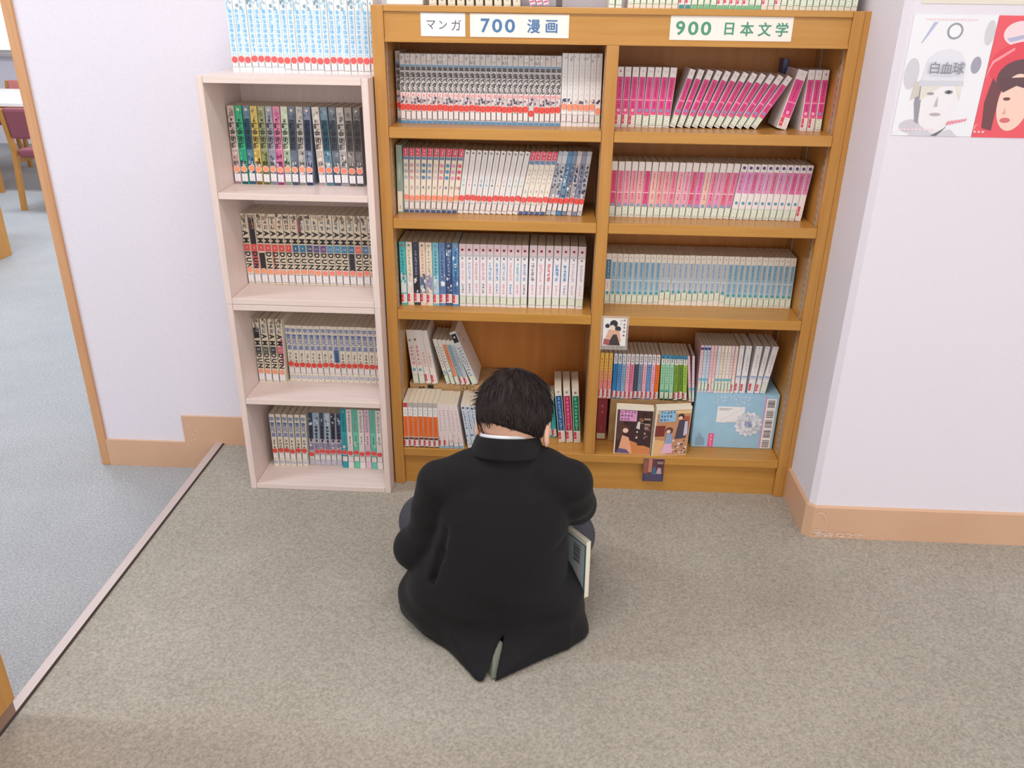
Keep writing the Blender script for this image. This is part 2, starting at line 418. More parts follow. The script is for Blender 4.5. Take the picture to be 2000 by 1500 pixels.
def print_mesh(w, h, D, seed):
    m = MB(); rnd = random.Random(seed); y = -0.0002; x0, x1 = w * .10, w * .90
    for b in D.get('bands', ()):
        z0, z1, c = b[:3]; a0, a1 = (b[3], b[4]) if len(b) > 3 else (0.08, 0.92)
        m.rect(w * a0, w * a1, h * z0, h * z1, c, y); y -= 0.00004
    for (z, r, c, *q) in D.get('dots', ()):
        m.disc(w * (q[0] if q else .5), h * z, r, c, y, w * .06, w * .94); y -= 0.00004
    for (z0, z1, n, c) in D.get('art', ()):       # patches of a cover picture running over the spine
        for k in range(n):
            cx = rnd.uniform(x0, x1); cz = h * rnd.uniform(z0, z1); r = rnd.uniform(.12, .34) * w
            jj = rnd.randint(-26, 26); cc = tuple(max(0, min(255, v + jj)) for v in rnd.choice(c))
            pts = []
            for a in range(6):
                q = a * math.pi / 3 + rnd.uniform(-.3, .3); rr = r * rnd.uniform(.6, 1.2)
                pts.append((min(x1, max(x0, cx + rr * math.cos(q))), y, cz + rr * 1.3 * math.sin(q)))
            m.poly(pts, cc); y -= 0.000012
    for (z0, z1, n, c, *q) in D.get('fake', ()):
        sx = q[0] if q else .5; s = min(abs(z1 - z0) * h / n, w * (q[1] if len(q) > 1 else .7))
        for k in range(n):
            m.fake(w * sx, h * (z1 + (z0 - z1) * (k + .5) / n), s * .92, c, rnd, y)
        y -= .00005
    for (txt, z0, z1, c, bold, rot, sc_) in D.get('text', ()):
        n = len(txt); p = (z1 - z0) * h / n
        for k, ch in enumerate(txt):
            m.glyph(ch, w * .5, h * z1 - p * (k + .5), sc_, c, y - .0001, rot, bold, min(1.0, .86 * w / sc_ if not rot else 1))
    me = m.mesh('spine_print'); me.materials.append(M_PRINT); return me
def num_mesh(w, txt, size, c, bold=.01):
    m = MB(); n = len(txt)
    for k, ch in enumerate(txt): m.glyph(ch, w * .5 + (k - (n - 1) / 2) * size * .62, 0, size, c, 0, 0, bold)
    me = m.mesh('volume_number'); me.materials.append(M_PRINT); return me
def sticker_mesh(w, r, c, ring=(246, 214, 206)):
    m = MB(); m.disc(w * .5, 0, r, ring, 0, w * .04, w * .96); m.disc(w * .5, 0, r * .84, c, -.00005, w * .04, w * .96)
    lt = tuple(min(255, v + 34) for v in c)
    m.glyph('1', w * .5, 0, r * .95, lt, -.0001, 0, .01)
    me = m.mesh('round_sticker'); me.materials.append(M_PRINT); return me
def label_mesh(w, kind, hh=0.019):
    m = MB(); a, b = w * .05, w * .95
    line, paper = {'b': ((66, 78, 122), (246, 244, 248)), 'g': ((96, 160, 118), (236, 242, 226)), 'r': ((222, 74, 96), (246, 236, 234)), 'w': ((128, 130, 146), (250, 248, 248)), 'k': ((52, 54, 84), (248, 240, 238))}[kind]
    if kind == 'r':
        m.rect(a, b, 0, hh, paper); m.rect(a, a + (b - a) * .40, hh * .12, hh * .98, line, -.00005)
        rnd = random.Random(3)
        for k in range(4): m.rect(a + (b - a) * .55, a + (b - a) * .8, hh * (.2 + k * .2), hh * (.25 + k * .2), (168, 158, 160), -.0001)
        m.rect(a + (b - a) * .1, a + (b - a) * .3, hh * .4, hh * .5, (246, 190, 196), -.0001)
    else:
        e = 0.0007
        m.rect(a, b, 0, hh, line); m.rect(a + e, b - e, e, hh - e, paper, -.00005)
        for k in (1, 2): m.rect(a + e, b - e, hh * k / 3 - .0002, hh * k / 3 + .0002, (190, 182, 190) if kind != 'g' else (160, 196, 160), -.0001)
        for k in (0, 1, 2): m.rect(a + (b - a) * .3, a + (b - a) * .68, hh * (k + .42) / 3, hh * (k + .58) / 3, (176, 170, 178), -.0001)
    me = m.mesh('call_label'); me.materials.append(M_PRINT); return me
_mc = {}
def cached(k, fn):
    if k not in _mc: _mc[k] = fn()
    return _mc[k]

def book(name, label, group, x, y, z, w, h, dep, D, lean=0.0, seed=0, yaw=0.0, dkey=None):
    """x,y,z: lower left front corner on the shelf; lean>0 tips the top to the right"""
    rnd = random.Random(seed); k = (round(w, 4), round(h, 4), round(dep, 3)); dk = (k, dkey if dkey is not None else seed)
    col = D.get('cover', (240, 236, 230)); sp = D.get('spine', col)
    o = link(name, cached(('cov', k, col, sp), lambda: cover_mesh(w, h, dep, col, sp)))
    th = math.radians(lean)
    o.location = (x, y, z + (w * math.sin(th) if th > 0 else 0)); o.rotation_euler = (0, th, yaw)
    tag(o, label, 'book', group)
    link('page_block', cached(('pg', k), lambda: pages_mesh(w, h, dep)), o)
    if any(D.get(q) for q in ('bands', 'fake', 'text', 'art', 'dots')):
        p = link('spine_print', cached(('pr',) + dk, lambda: print_mesh(w, h, D, seed)), o); p['kind'] = 'stuff'
    if 'num' in D:
        t, z_, s_, c_ = D['num']
        p = link('volume_number', cached(('nm', k, t, s_, c_), lambda: num_mesh(w, t, s_, c_)), o); p.location = (0, -.0016, h * z_)
    if 'stick' in D:
        z_, c_ = D['stick'][:2]; r_ = D['stick'][2] if len(D['stick']) > 2 else .0092
        p = link('round_sticker', cached(('st', k, c_, r_), lambda: sticker_mesh(w, r_, c_)), o); p.location = (0, -.0014, h * z_ + rnd.uniform(-.0016, .0016))
    if 'lab' in D:
        kd, z_ = D['lab'][:2]; hh = D['lab'][2] if len(D['lab']) > 2 else .019
        p = link('call_label', cached(('lb', k, kd, hh), lambda: label_mesh(w, kd, hh)), o); p.location = (0, -.0012, h * z_ + rnd.uniform(-.0012, .0012))
    return o

def row(name, n, X0, X1, Y, z, h, dep, design, label, group, l0=0.0, l1=0.0, tight=.97, seed=0, dy=.0015, key=None):
    p = (X1 - X0) / n; out = []
    for i in range(n):
        f = i / max(1, n - 1); le = l0 + (l1 - l0) * f
        w = round(p * math.cos(math.radians(le)) * tight, 4); w = round(p * math.cos(math.radians(max(abs(l0), abs(l1)))) * tight, 4)
        rnd = random.Random(seed * 100 + i)
        out.append(book(name, label(i), group, X0 + p * i, Y + rnd.uniform(-dy, dy), z, w, h, dep, design(i), le, seed * 100 + i, 0.0, (seed, key(i)) if key else None))
    return out

PEACH = (246, 158, 122); RED = (232, 72, 62); REDP = (240, 92, 92)
# --- on top of the upper pale box
def d_sky(i):
    return dict(cover=(246, 244, 246), bands=[(.20, .82, (212, 234, 250)), (.97, 1.0, (244, 236, 226)), (.82, .97, (226, 240, 248))], art=[(.83, .96, 7, [(168, 214, 238), (246, 244, 240), (150, 178, 196)])],
                fake=[(.27, .83, 9, (112, 182, 232), .55, .95), (.27, .83, 9, (150, 204, 240), .45, .9)], dots=[(.235, .0042, (118, 186, 220)), (.235, .0030, (232, 244, 250))], stick=(.175, REDP), lab=('w', .045 if i > 7 else .075, .018))
row('manga_book', 21, -0.3757, -0.0215, 0.072, BZ[0], .178, .114, d_sky, lambda i: f'{nth(i)} sky-blue manga spine from the left on top of the pale shelf', 'sky-blue manga on the pale shelf', 0, 0, seed=1, key=lambda i: i % 5)
bk = book('manga_book', 'white manga spine squeezed against the wooden bookcase on the pale shelf', None, -0.0212, .073, BZ[0], .0135, .178, .114, d_sky(20), 0, 177)
# --- pale box, first row: alchemist series
B1C = [((226, 206, 198), (92, 62, 72)), ((60, 190, 140), (22, 84, 96)), ((110, 146, 170), (38, 86, 118)), ((226, 204, 120), (120, 84, 20)), ((168, 176, 140), (92, 104, 52)), ((176, 180, 196), (86, 92, 116)),
       ((238, 150, 186), (150, 50, 110)), ((214, 232, 208), (60, 84, 60)), ((120, 132, 150), (70, 76, 98)), ((206, 204, 200), (84, 82, 84)), ((140, 152, 176), (38, 56, 92)), ((240, 230, 224), (104, 92, 92)),
       ((126, 156, 176), (44, 92, 116)), ((128, 138, 152), (74, 84, 98)), ((214, 210, 206), (96, 94, 98)), ((170, 164, 160), (96, 88, 86)), ((130, 128, 130), (76, 74, 78))]
B1N = ['pinkish', 'emerald green', 'slate blue', 'yellow', 'olive', 'grey-blue', 'pink', 'pale green', 'dark slate', 'light grey', 'navy', 'cream', 'teal', 'storm grey', 'silver', 'taupe', 'charcoal']
def d_alch(i):
    a, b = B1C[i]; dark = i in (8, 10, 13, 15, 16, 12, 2)
    ink = tuple(v // 2 for v in b) if not dark else tuple(v // 2 for v in b)
    return dict(cover=a, bands=[(0, .30, b if i in (1, 2, 3, 4, 6, 8, 10, 13, 15, 16) else tuple((u + v) // 2 for u, v in zip(a, b))), (.30, .45, tuple((2 * u + v) // 3 for u, v in zip(a, b)))] + ([(.45, .84, b)] if dark else []),
                dots=[(.955, .0036, (236, 226, 206) if i % 3 else (176, 166, 160))], art=[(.14, .30, 5, [a, b, (210, 206, 204)]), (.30, .42, 4, [a, b]), (.86, .94, 4, [a, tuple((u + v) // 2 for u, v in zip(a, b))])],
                text=[('錬金術師', .46, .80, ink, .022, 0, .0170)], fake=[(.80, .85, 1, ink)], num=(f'{i + 1:02d}', .285, .0105, (40, 36, 44) if not dark else (226, 226, 232)), stick=(.205, PEACH if i < 11 else (246, 138, 112), .0085), lab=('b', .035, .022))
lab1 = lambda k: (lambda i: f'{B1N[i + k]} spine reading 錬金術師, volume {i + k + 1}, in the top pale compartment')
row('manga_book', 11, -0.4035, -0.190, 0.064, BZ[1], .200, .13, d_alch, lab1(0), 'alchemist manga in the pale box', 0.5, 2.0, tight=.95, seed=2)
row('manga_book', 6, -0.1760, -0.0540, 0.066, BZ[1], .200, .13, lambda i: d_alch(i + 11), lab1(11), 'alchemist manga in the pale box', -1.6, 0.0, tight=.95, seed=3)
# --- second row
B2R = [(236, 96, 96)] * 7 + [(40, 112, 160), (52, 130, 176), (84, 90, 136), (96, 92, 150), (120, 84, 150), (84, 158, 206), (84, 158, 206), (70, 146, 196), (60, 130, 180), (238, 120, 112), (92, 140, 180), (130, 190, 220)]
def d_robot(i, blk=False):
    base = (234, 224, 204); dark = (52, 46, 52)
    c = B2R[i % 19]; bd = []
    if i == 1: bd = [(.55, .98, dark), (.24, .55, (206, 92, 104))]
    elif i == 2: bd = [(.16, .45, dark)]
    elif i == 4: bd = [(.2, .5, (206, 120, 104), 0.08, .4)]
    elif i == 8: bd = [(.70, 1, (172, 84, 108), .08, .5)]
    elif i == 15: bd = [(.20, .45, (62, 66, 88))]
    bd = bd + [(.475, .575, c)]
    r = -math.pi / 2
    tx = ([] if i == 1 else [('AM', .575, .78, INK, .045, r, .0195)]) + ([] if i in (2,) else [('DUN', .22, .475, INK, .045, r, .0190)])
    return dict(cover=base, bands=bd, text=tx, fake=[(.78, .93, 2, (110, 100, 98), .5, .85), (.79, .9, 3, (226, 156, 130) if i < 8 else (150, 190, 214), .72, .4)], art=[(.93, .985, 4, [(110, 100, 92), (180, 160, 140)])],
                num=(str(i + 1), .525, .0085, (250, 244, 240)), stick=(.185 if i else .21, PEACH if i < 11 else (248, 140, 124), .0085), lab=('b', .03, .023))
row('manga_book', 19, -0.4045, -0.0355, 0.074, BZ[2], .200, .13, d_robot, lambda i: f'cream manga spine with black AM and DUN letters, {nth(i)} from left', 'black-lettered manga in the pale box', -0.5, 0, tight=.95, seed=4)
# --- third row
def d_robot2(i):
    D = d_robot(i + 9); D['num'] = (str(20 + i), .525, .0075, (240, 238, 236))
    D['bands'] = [(.47, .57, [(70, 74, 76), (90, 112, 96), (60, 64, 72), (236, 110, 120)][i])] + ([(.70, .86, (52, 50, 54))] if i == 0 else []) + ([(.3, .7, (210, 120, 160), .55, .92)] if i == 3 else [])
    D['stick'] = (.175, PEACH, .0085); return D
row('manga_book', 4, -0.4040, -0.3215, 0.060, BZ[3], .200, .13, d_robot2, lambda i: f'{nth(i)} tall cream manga with black letters on the third pale shelf', 'tall manga on the third pale shelf', -0.5, 1.6, tight=.93, seed=5)
def d_bros(i):
    blue = (84, 118, 186); bd = []
    if i == 8: bd = [(.36, .58, (62, 112, 176))]
    return dict(cover=(240, 234, 220), bands=bd, text=[('宇宙兄弟', .56, .955, blue, .025, 0, .0165)], fake=[(.34, .52, 3, (120, 116, 116) if i < 8 else (70, 66, 70), .5, .62)], stick=(.305, RED), lab=('w', .15, .019),
                dots=[(.075, .0058, blue if i < 9 else (110, 140, 196)), (.075, .0046, (232, 234, 244))], num=(['7', '6', '5', '4', '3', '2', '13', '11', '12', '9', '8', '14', '17', '18', '15', '16'][i % 16], .075, .0070, blue))
row('manga_book', 16, -0.3165, -0.0385, 0.077, BZ[3], .176, .114, d_bros, lambda i: f'cream manga reading 宇宙兄弟, {nth(i)} of its row on the third pale shelf', 'space manga on the third pale shelf', -0.4, -0.6, tight=.96, seed=6, key=lambda i: i if i == 8 else i % 4)
# --- fourth row
row('manga_book', 6, -0.3860, -0.2790, 0.050, BZ[4], .178, .114, lambda i: dict(d_bros(i + 9), num=(['22', '21', '20', '19', '10', '1'][i], .075, .0070, (84, 118, 186))), lambda i: f'cream manga reading 宇宙兄弟, {nth(i)} in the bottom pale compartment', 'space manga in the bottom pale compartment', 0.3, 2.4, tight=.90, seed=7)
def d_dark(i):
    c = [(60, 76, 104), (150, 186, 216), (66, 86, 116), (178, 208, 230), (54, 66, 92), (70, 84, 118)][i]
    return dict(cover=(226, 224, 232), bands=[(.5, 1, c), (.0, .5, (210, 206, 222)), (.28, .42, (142, 140, 176))], art=[(.78, .99, 9, [c, (40, 46, 60), (200, 214, 230)]), (.3, .48, 5, [(150, 146, 180), (226, 222, 230)])],
                fake=[(.44, .76, 5, (34, 32, 38), .5, .95), (.44, .76, 5, (34, 32, 38), .5, .9)], stick=(.27 if i else .2, (236, 84, 78)), lab=('w' if i else 'g', .10, .019))
row('manga_book', 6, -0.2785, -0.1760, 0.064, BZ[4], .180, .114, d_dark, lambda i: f'{nth(i)} dark blue illustrated manga in the bottom pale compartment', 'dark blue manga in the bottom pale compartment', 2.5, 2.5, tight=.95, seed=8)
def d_turq(i):
    c = [(36, 168, 184), (240, 234, 234), (108, 214, 188), (242, 238, 236), (238, 208, 226), (116, 212, 192), (246, 242, 240)][i]
    return dict(cover=c, bands=[(.42, .62, tuple(min(255, v + 16) for v in c))] , art=[(.36, .46, 3, [c, (246, 244, 244)])], fake=[(.62, .92, 7, (150, 150, 156) if i else (20, 110, 130), .5, .5), (.42, .56, 4, (90, 90, 96), .5, .55)],
                stick=(.265, (238, 78, 84)), lab=('k', .115, .019), dots=[(.955, .0028, (150, 170, 176))])
row('manga_book', 7, -0.1715, -0.0450, 0.050, BZ[4], .202, .13, d_turq, lambda i: f'{["deep turquoise", "white", "mint green", "ivory", "lilac", "pale mint", "snow white"][i]} tall book at the right of the bottom pale compartment', 'pastel books in the bottom pale compartment', 1.2, .6, tight=.96, seed=9)
# --- bookcase left bay, first shelf: cycling series
def d_cycle(i):
    return dict(cover=(214, 210, 212), bands=[(.82, .845, (110, 164, 204)), (0, .045, (92, 150, 196)), (.385, .45, (250, 220, 222))], art=[(.88, .98, 4, [(190, 184, 186), (150, 144, 150), (226, 222, 222), (222, 206, 180)]), (.285, .38, 7, [(110, 90, 120), (226, 198, 200), (70, 62, 84), (206, 170, 180)])],
                text=[('弱虫ペダル', .45, .815, (26, 24, 28), .035, 0, .0132)], num=(str(i), .418, .0085, (232, 90, 104)), stick=(.235 if i != 26 else .17, RED, .0096), lab=('k', .065, .020))
NUMS = [2, 3, 4, 5, 6, 8, 9, 7, 10] + list(range(11, 32))
book('manga_book', 'manga 弱虫ペダル numbered 1, set back at the left end of the top shelf', 'cycling manga on the top shelf', .0335, .112, S[0], .0125, .1735, .113, d_cycle(1), 0, 990)
row('manga_book', 30, .0475, .4620, .083, S[0], .1690, .113, lambda i: d_cycle(NUMS[i]), lambda i: f'{nth(i)} manga reading 弱虫ペダル right of the first volume, numbered {NUMS[i]}', 'cycling manga on the top shelf', .8, -.4, seed=10, key=lambda i: i % 6)
def d_white(i):
    return dict(cover=(240, 238, 240), bands=[(.06, .2, (246, 244, 240))], art=[(.325, .37, 4, [(66, 70, 96), (90, 96, 120), (216, 186, 170)]), (.9, .97, 2, [(196, 196, 206)])], fake=[(.5, .86, 7, (222, 214, 222) if i % 2 else (214, 222, 226), .5, .5)],
                num=(str(i + 1), .44, .0075, (206, 214, 226)), stick=(.27 if i < 6 else .22, (250, 152, 120), .0092), lab=('k' if i < 6 else 'g', .06, .019))
row('manga_book', 7, .4625, .5640, .082, S[0], .1755, .113, d_white, lambda i: f'{nth(i)} of seven white manga at the right end of the top left shelf', 'white manga on the top shelf', -.4, -.5, seed=11)
# --- left bay, second shelf
book('hardback_book', 'grey-green hardback with white band at the left end of the second shelf', None, .0325, .062, S[1], .0150, .1785, .12, dict(cover=(150, 172, 158), bands=[(0.03, .33, (240, 234, 220))], fake=[(.5, .75, 7, (214, 224, 214), .5, .4), (.06, .12, 2, (110, 104, 100), .5, .4)]), 0.6, 991)
L2S = [(190, 186, 196), (232, 160, 176), (200, 190, 196), (84, 138, 196), (150, 170, 196), (226, 206, 206), (236, 140, 170), (90, 150, 206), (226, 160, 206), (236, 90, 120)]
def d_redtop(i):
    c = L2S[i]
    return dict(cover=(240, 230, 216), bands=[(.875, 1, (228, 66, 106)), (.825, .868, (104, 134, 180)), (0, .045, (70, 96, 150))], fake=[(.89, .985, 2, (250, 200, 210), .5, .6)], dots=[(.74, .0050, c), (.645, .0050, c), (.55, .0050, c)],
                num=(str(i + 1), .40, .0110, tuple(v * 3 // 4 for v in c)), stick=(.235, (252, 150, 120), .0085), lab=('k', .06, .019))
row('manga_book', 10, .0475, .1920, .076, S[1], .1700, .113, d_redtop, lambda i: f'{nth(i)} cream manga with red top in the left run, second shelf', 'red-topped manga on the second shelf', 1.2, 7.5, tight=.955, seed=12)
def d_pastel(i):
    c = [(150, 206, 216), (240, 178, 190), (150, 200, 226), (110, 170, 214), (150, 200, 220), (120, 150, 180), (226, 206, 186), (220, 190, 206), (150, 206, 226), (170, 214, 206), (190, 220, 196)][i]
    return dict(cover=(242, 238, 238), bands=[(.1, .95, tuple((v + 3 * 244) // 4 for v in c), .45, .62)], dots=[(.955, .0030, (150, 146, 140)), (.455, .0028, c)], fake=[(.49, .56, 2, c, .5, .45), (.6, .85, 7, (228, 214, 220), .5, .4)], stick=(.25, (240, 86, 84)), lab=('k', .05, .020))
row('manga_book', 11, .1925, .3560, .075, S[1], .1680, .113, d_pastel, lambda i: f'{nth(i)} of the white pastel-striped manga leaning on the second shelf', 'pastel-striped manga on the second shelf', 7.8, 11.2, tight=.955, seed=13)
def d_redtop2(i):
    c = [(120, 160, 196), (110, 190, 206), (240, 140, 170), (150, 140, 196), (226, 196, 90)][i]
    return dict(cover=(242, 236, 226), bands=[(.865, 1, (232, 70, 106)), (.80, .858, (116, 146, 190)), (0, .05, (76, 100, 150))], fake=[(.88, .985, 2, (250, 200, 210), .5, .6), (.48, .74, 4, (206, 198, 182), .5, .6)], num=(str(i + 2), .375, .0095, c), stick=(.245, (240, 88, 88)), lab=('k', .055, .020))
row('manga_book', 5, .3565, .4300, .075, S[1], .1690, .113, d_redtop2, lambda i: f'{nth(i)} of five red-topped manga right of centre on the second shelf', 'five red-topped manga on the second shelf', 11.3, 10.6, tight=.95, seed=14)
def d_blueart(i):
    c = [(190, 196, 210), (206, 208, 214), (84, 138, 184), (120, 140, 170), (214, 204, 206), (140, 146, 176), (200, 204, 214)][i]
    return dict(cover=c, bands=[(.82, .93, tuple(min(255, v + 24) for v in c)), (.3, .5, tuple((v + 90) // 2 + 30 for v in c))], art=[(.25, .8, 13, [c, (90, 120, 166), (220, 222, 228), (60, 70, 96)])], fake=[(.45, .78, 5, (70, 74, 96) if i != 2 else (206, 222, 236), .5, .7)], stick=(.235, (240, 76, 66)), lab=('k', .07, .020))
row('manga_book', 7, .4305, .5290, .079, S[1], .1700, .113, d_blueart, lambda i: f'{nth(i)} blue-grey illustrated manga leaning at the right of the second shelf', 'blue-grey manga on the second shelf', 10.4, 7.0, tight=.95, seed=15)
# --- left bay, third shelf
L3C = [((84, 192, 196), 'turquoise'), ((240, 230, 208), 'cream'), ((60, 66, 88), 'dark navy'), ((242, 218, 202), 'peach'), ((240, 228, 208), 'ivory and violet'), ((128, 196, 212), 'light aqua'), ((110, 142, 190), 'blue'), ((72, 96, 138), 'navy illustrated'), ((104, 160, 210), 'sky-blue illustrated')]
def d_l3(i):
    c = L3C[i][0]; lo = [(226, 232, 236), (236, 220, 220), (40, 42, 54), (84, 110, 150), (150, 150, 190), (190, 214, 232), (100, 130, 184), (60, 76, 120), (84, 120, 180)][i]
    return dict(cover=c, bands=[(.2, .48, lo)], art=[(.22, .5, 9, [lo, c, (226, 224, 226)])] + ([(.5, .95, 12, [c, (206, 220, 232), (60, 84, 130)])] if i in (7, 8) else []), dots=[(.95, .0034, [(200, 90, 90), (130, 150, 120), (80, 90, 110), (130, 150, 130), (170, 180, 120), (120, 160, 190), (110, 120, 180), (190, 190, 200), (206, 160, 140)][i])],
                fake=[(.42, .88, 9, tuple(max(0, v - 70) if sum(c) > 330 else min(255, v + 90) for v in c), .5, .5)], lab=('r', .045, .026))
row('paperback_book', 9, .0350, .1970, .047, S[2], .1800, .128, d_l3, lambda i: f'{L3C[i][1]} paperback in the left run of the third shelf', 'picture-spined paperbacks on the third shelf', -.3, .1, tight=.96, seed=16)
L3P = [(236, 196, 206), (190, 196, 226), (236, 170, 186), (236, 170, 190), (130, 186, 226), (110, 170, 222), (160, 190, 220), (236, 176, 192), (130, 190, 226), (130, 170, 210), (150, 130, 160), (240, 180, 180), (226, 110, 120), (84, 150, 210), (84, 160, 216), (206, 200, 214), (200, 190, 210)]
def d_l3w(i):
    c = L3P[i]; a = [(60, 66, 90), (90, 130, 200), (240, 130, 170), (80, 84, 110), (240, 130, 160), (80, 150, 214), (236, 130, 170), (90, 150, 214), (240, 140, 180), (66, 80, 100), (240, 130, 170), (232, 150, 160), (232, 140, 150), (236, 140, 170), (80, 140, 200), (210, 170, 190), (236, 170, 190)][i]
    return dict(cover=(206, 204, 208), spine=(240, 236, 242), bands=[(.84, 1, (238, 214, 220)), (.80, .84, (206, 202, 208)), (.10, .80, (244, 240, 246))], dots=[(.915, .0062, (250, 206, 206)), (.91, .0034, (110, 40, 92))],
                fake=[(.755, .80, 1, (36, 34, 40), .5, .9), (.42, .73, 4, c, .5, .6), (.44, .7, 3, c, .5, .5), (.215, .38, 4, a, .52, .62)], lab=('g', .045, .022))
row('paperback_book', 10, .1980, .3865, .050, S[2], .1775, .128, d_l3w, lambda i: f'{nth(i)} white paperback with flower emblem in the middle of the third shelf', 'flower-emblem paperbacks on the third shelf', .1, .5, tight=.965, seed=17)
row('paperback_book', 7, .3890, .5430, .053, S[2], .1775, .128, lambda i: d_l3w(i + 10), lambda i: f'{nth(i)} white paperback with flower emblem at the right end, third shelf', 'flower-emblem paperbacks on the third shelf', .6, .8, tight=.93, seed=18)
# --- left bay, bottom: lower row
def d_orange(i):
    return dict(cover=(226, 216, 204), bands=[(.245, .70, (242, 112, 40)), (.70, .90, (240, 240, 240)), (.90, 1, (190, 186, 184) if i else (206, 60, 80)), (.18, .225, (110, 50, 60)), (0, .03, (110, 70, 40))], fake=[(.73, .87, 2, (150, 150, 154), .5, .4), (.35, .6, 4, (206, 70, 30), .5, .3)], lab=('r', .035, .020))
row('paperback_book', 7, .0315, .1355, .006, S[3], .1470, .105, d_orange, lambda i: f'{nth(i)} orange-spined paperback at the left of the bottom shelf', 'orange paperbacks on the bottom shelf', .3, -.5, tight=.95, seed=19, key=lambda i: min(i, 1))
def d_pinkish(i):
    return dict(cover=(240, 226, 226), bands=[(0, .07, (150, 196, 216))], fake=[(.4, .9, 9, (190, 160, 176), .5, .45)], art=[(.1, .3, 3, [(246, 214, 216), (236, 190, 196)])], lab=('r', .06, .02) if i < 2 else ('w', .06, .012))
row('paperback_book', 5, .1365, .2120, .005, S[3], .1420, .105, d_pinkish, lambda i: f'{nth(i)} pale pink paperback beside the orange ones on the bottom shelf', 'pale pink paperbacks on the bottom shelf', -1.5, -8.0, tight=.93, seed=20)
def d_bluew(i):
    return dict(cover=(226, 230, 238), bands=[(.1, .95, (214, 224, 238))], dots=[(.94, .0034, (80, 84, 100))], fake=[(.45, .88, 8, (84, 110, 150), .5, .6)], art=[(.08, .32, 5, [(96, 130, 190), (150, 180, 216), (220, 226, 236)])])
row('paperback_book', 4, .2215, .2770, .010, S[3], .1420, .105, d_bluew, lambda i: f'{nth(i)} blue and white paperback partly hidden by the reader, bottom shelf', 'blue and white paperbacks on the bottom shelf', -8.5, -10, tight=.92, seed=21)
def d_teal(i):
    return dict(cover=(70, 190, 196), bands=[(.2, .95, (64, 188, 194))], fake=[(.3, .88, 8, (20, 110, 124), .5, .5)], lab=('r', .05, .024))
row('paperback_book', 3, .4430, .4870, .098, S[3], .1280, .105, d_teal, lambda i: f'{nth(i)} turquoise paperback beside the reader\'s head on the bottom shelf', 'turquoise paperbacks on the bottom shelf', -6, -6, tight=.93, seed=22)
L4B = [((44, 92, 150), 'blue'), ((196, 44, 96), 'crimson'), ((28, 130, 96), 'green')]
def d_bigc(i):
    c = L4B[i][0]
    return dict(cover=(240, 234, 222), bands=[(.22, .86, c)], fake=[(.3, .84, 8, tuple(min(255, v + 100) for v in c), .5, .6), (.88, .97, 1, (90, 86, 90), .5, .5), (.235, .32, 3, (226, 226, 230), .5, .5)], lab=('r', .045, .028))
row('paperback_book', 3, .4915, .5600, .068, S[3], .1800, .128, d_bigc, lambda i: f'thick cream book with {L4B[i][1]} spine panel leaning right of the reader', 'thick books on the bottom shelf', -6.2, -4.5, tight=.90, seed=23)
# cardboard box behind the lower row, and the books on it
def carton(name, x0, x1, y0, y1, z0, z1, mat, label):
    e = tag(empty(name, ((x0 + x1) / 2, (y0 + y1) / 2, z0)), label, 'box')
    hx, hy, h = (x1 - x0) / 2, (y1 - y0) / 2, z1 - z0
    boxobj('carton_body', -hx, hx, -hy, hy, 0, h - .003, mat, e, .0015)
    boxobj('lid_flap', -hx, -.0004, -hy, hy, h - .0028, h, mat, e)
    boxobj('lid_flap', .0004, hx, -hy, hy, h - .0028, h, mat, e)
    return e, hy, h
M_KRAFT = noise_mat('brown_kraft_card', (186, 150, 104), (198, 162, 116), 40, (1, 1, 1), .8)
e, hy, hh = carton('cardboard_box', .036, .320, .1150, .2480, S[3], .2835, M_KRAFT, 'brown cardboard box carrying books at the back of the bottom left shelf')
m = MB(); m.glyph('S', -.105, hh - .016, .024, (50, 40, 36), -hy - .0006, -math.pi / 2, .03); p = m.build('printed_letter', M_PRINT, e)
m = MB(); m.rect(-.088, -.070, hh - .026, hh - .004, (50, 42, 40), -hy - .0006); m.build('printed_square', M_PRINT, e)
m = MB()
for (a, b, c_, d_) in ((.012, .052, .020, .021), (.012, .052, .003, .004), (.012, .013, .003, .021), (.051, .052, .003, .021)): m.rect(a, b, hh - c_ - .003, hh - d_ - .001 if False else hh - c_ - .002, (84, 64, 48), -hy - .0006) if c_ > .019 or d_ < .005 else m.rect(a, b, hh - .024, hh - .004, (84, 64, 48), -hy - .0006)
rr = random.Random(2)
for k in range(3): m.fake(.022 + k * .010, hh - .013, .009, (84, 64, 48), rr, -hy - .0006)
q = m.build('printed_mark', M_PRINT, e); q['kind'] = 'stuff'
def d_up(i):
    return dict(cover=(242, 236, 232), bands=[(.02, .1, (244, 240, 226))], fake=[(.35, .72, 5, (232, 120, 146), .55, .7), (.78, .86, 1, (60, 56, 60), .5, .7)] if i < 2 else [(.3, .6, 5, (240, 130, 150), .5, .5)], dots=[(.26, .0050, (110, 190, 200))] if i < 2 else [], lab=('g', .025, .026) if i < 2 else ('r', .03, .026))
row('paperback_book', 4, .0485, .1240, .112, .2837, .1720, .128, d_up, lambda i: f'{nth(i)} of four pink-titled white books on the cardboard box, bottom shelf', 'pink-titled books on the cardboard box', -6.0, -9.5, tight=.90, seed=24)
UPC = [(240, 236, 228), (240, 236, 230), (236, 150, 110), (150, 180, 200), (190, 204, 220)]
def d_up2(i):
    return dict(cover=(238, 234, 230), bands=[(.15, .9, UPC[i])], fake=[(.35, .85, 8, (110, 120, 126) if i != 2 else (206, 90, 60), .5, .5)], art=[(.2, .34, 6, [(96, 170, 170), (130, 170, 210), (80, 150, 160)])] if i < 2 else [(.2, .5, 4, [UPC[i], (210, 220, 230)])], lab=('g', .03, .024) if i < 3 else ('r', .03, .022))
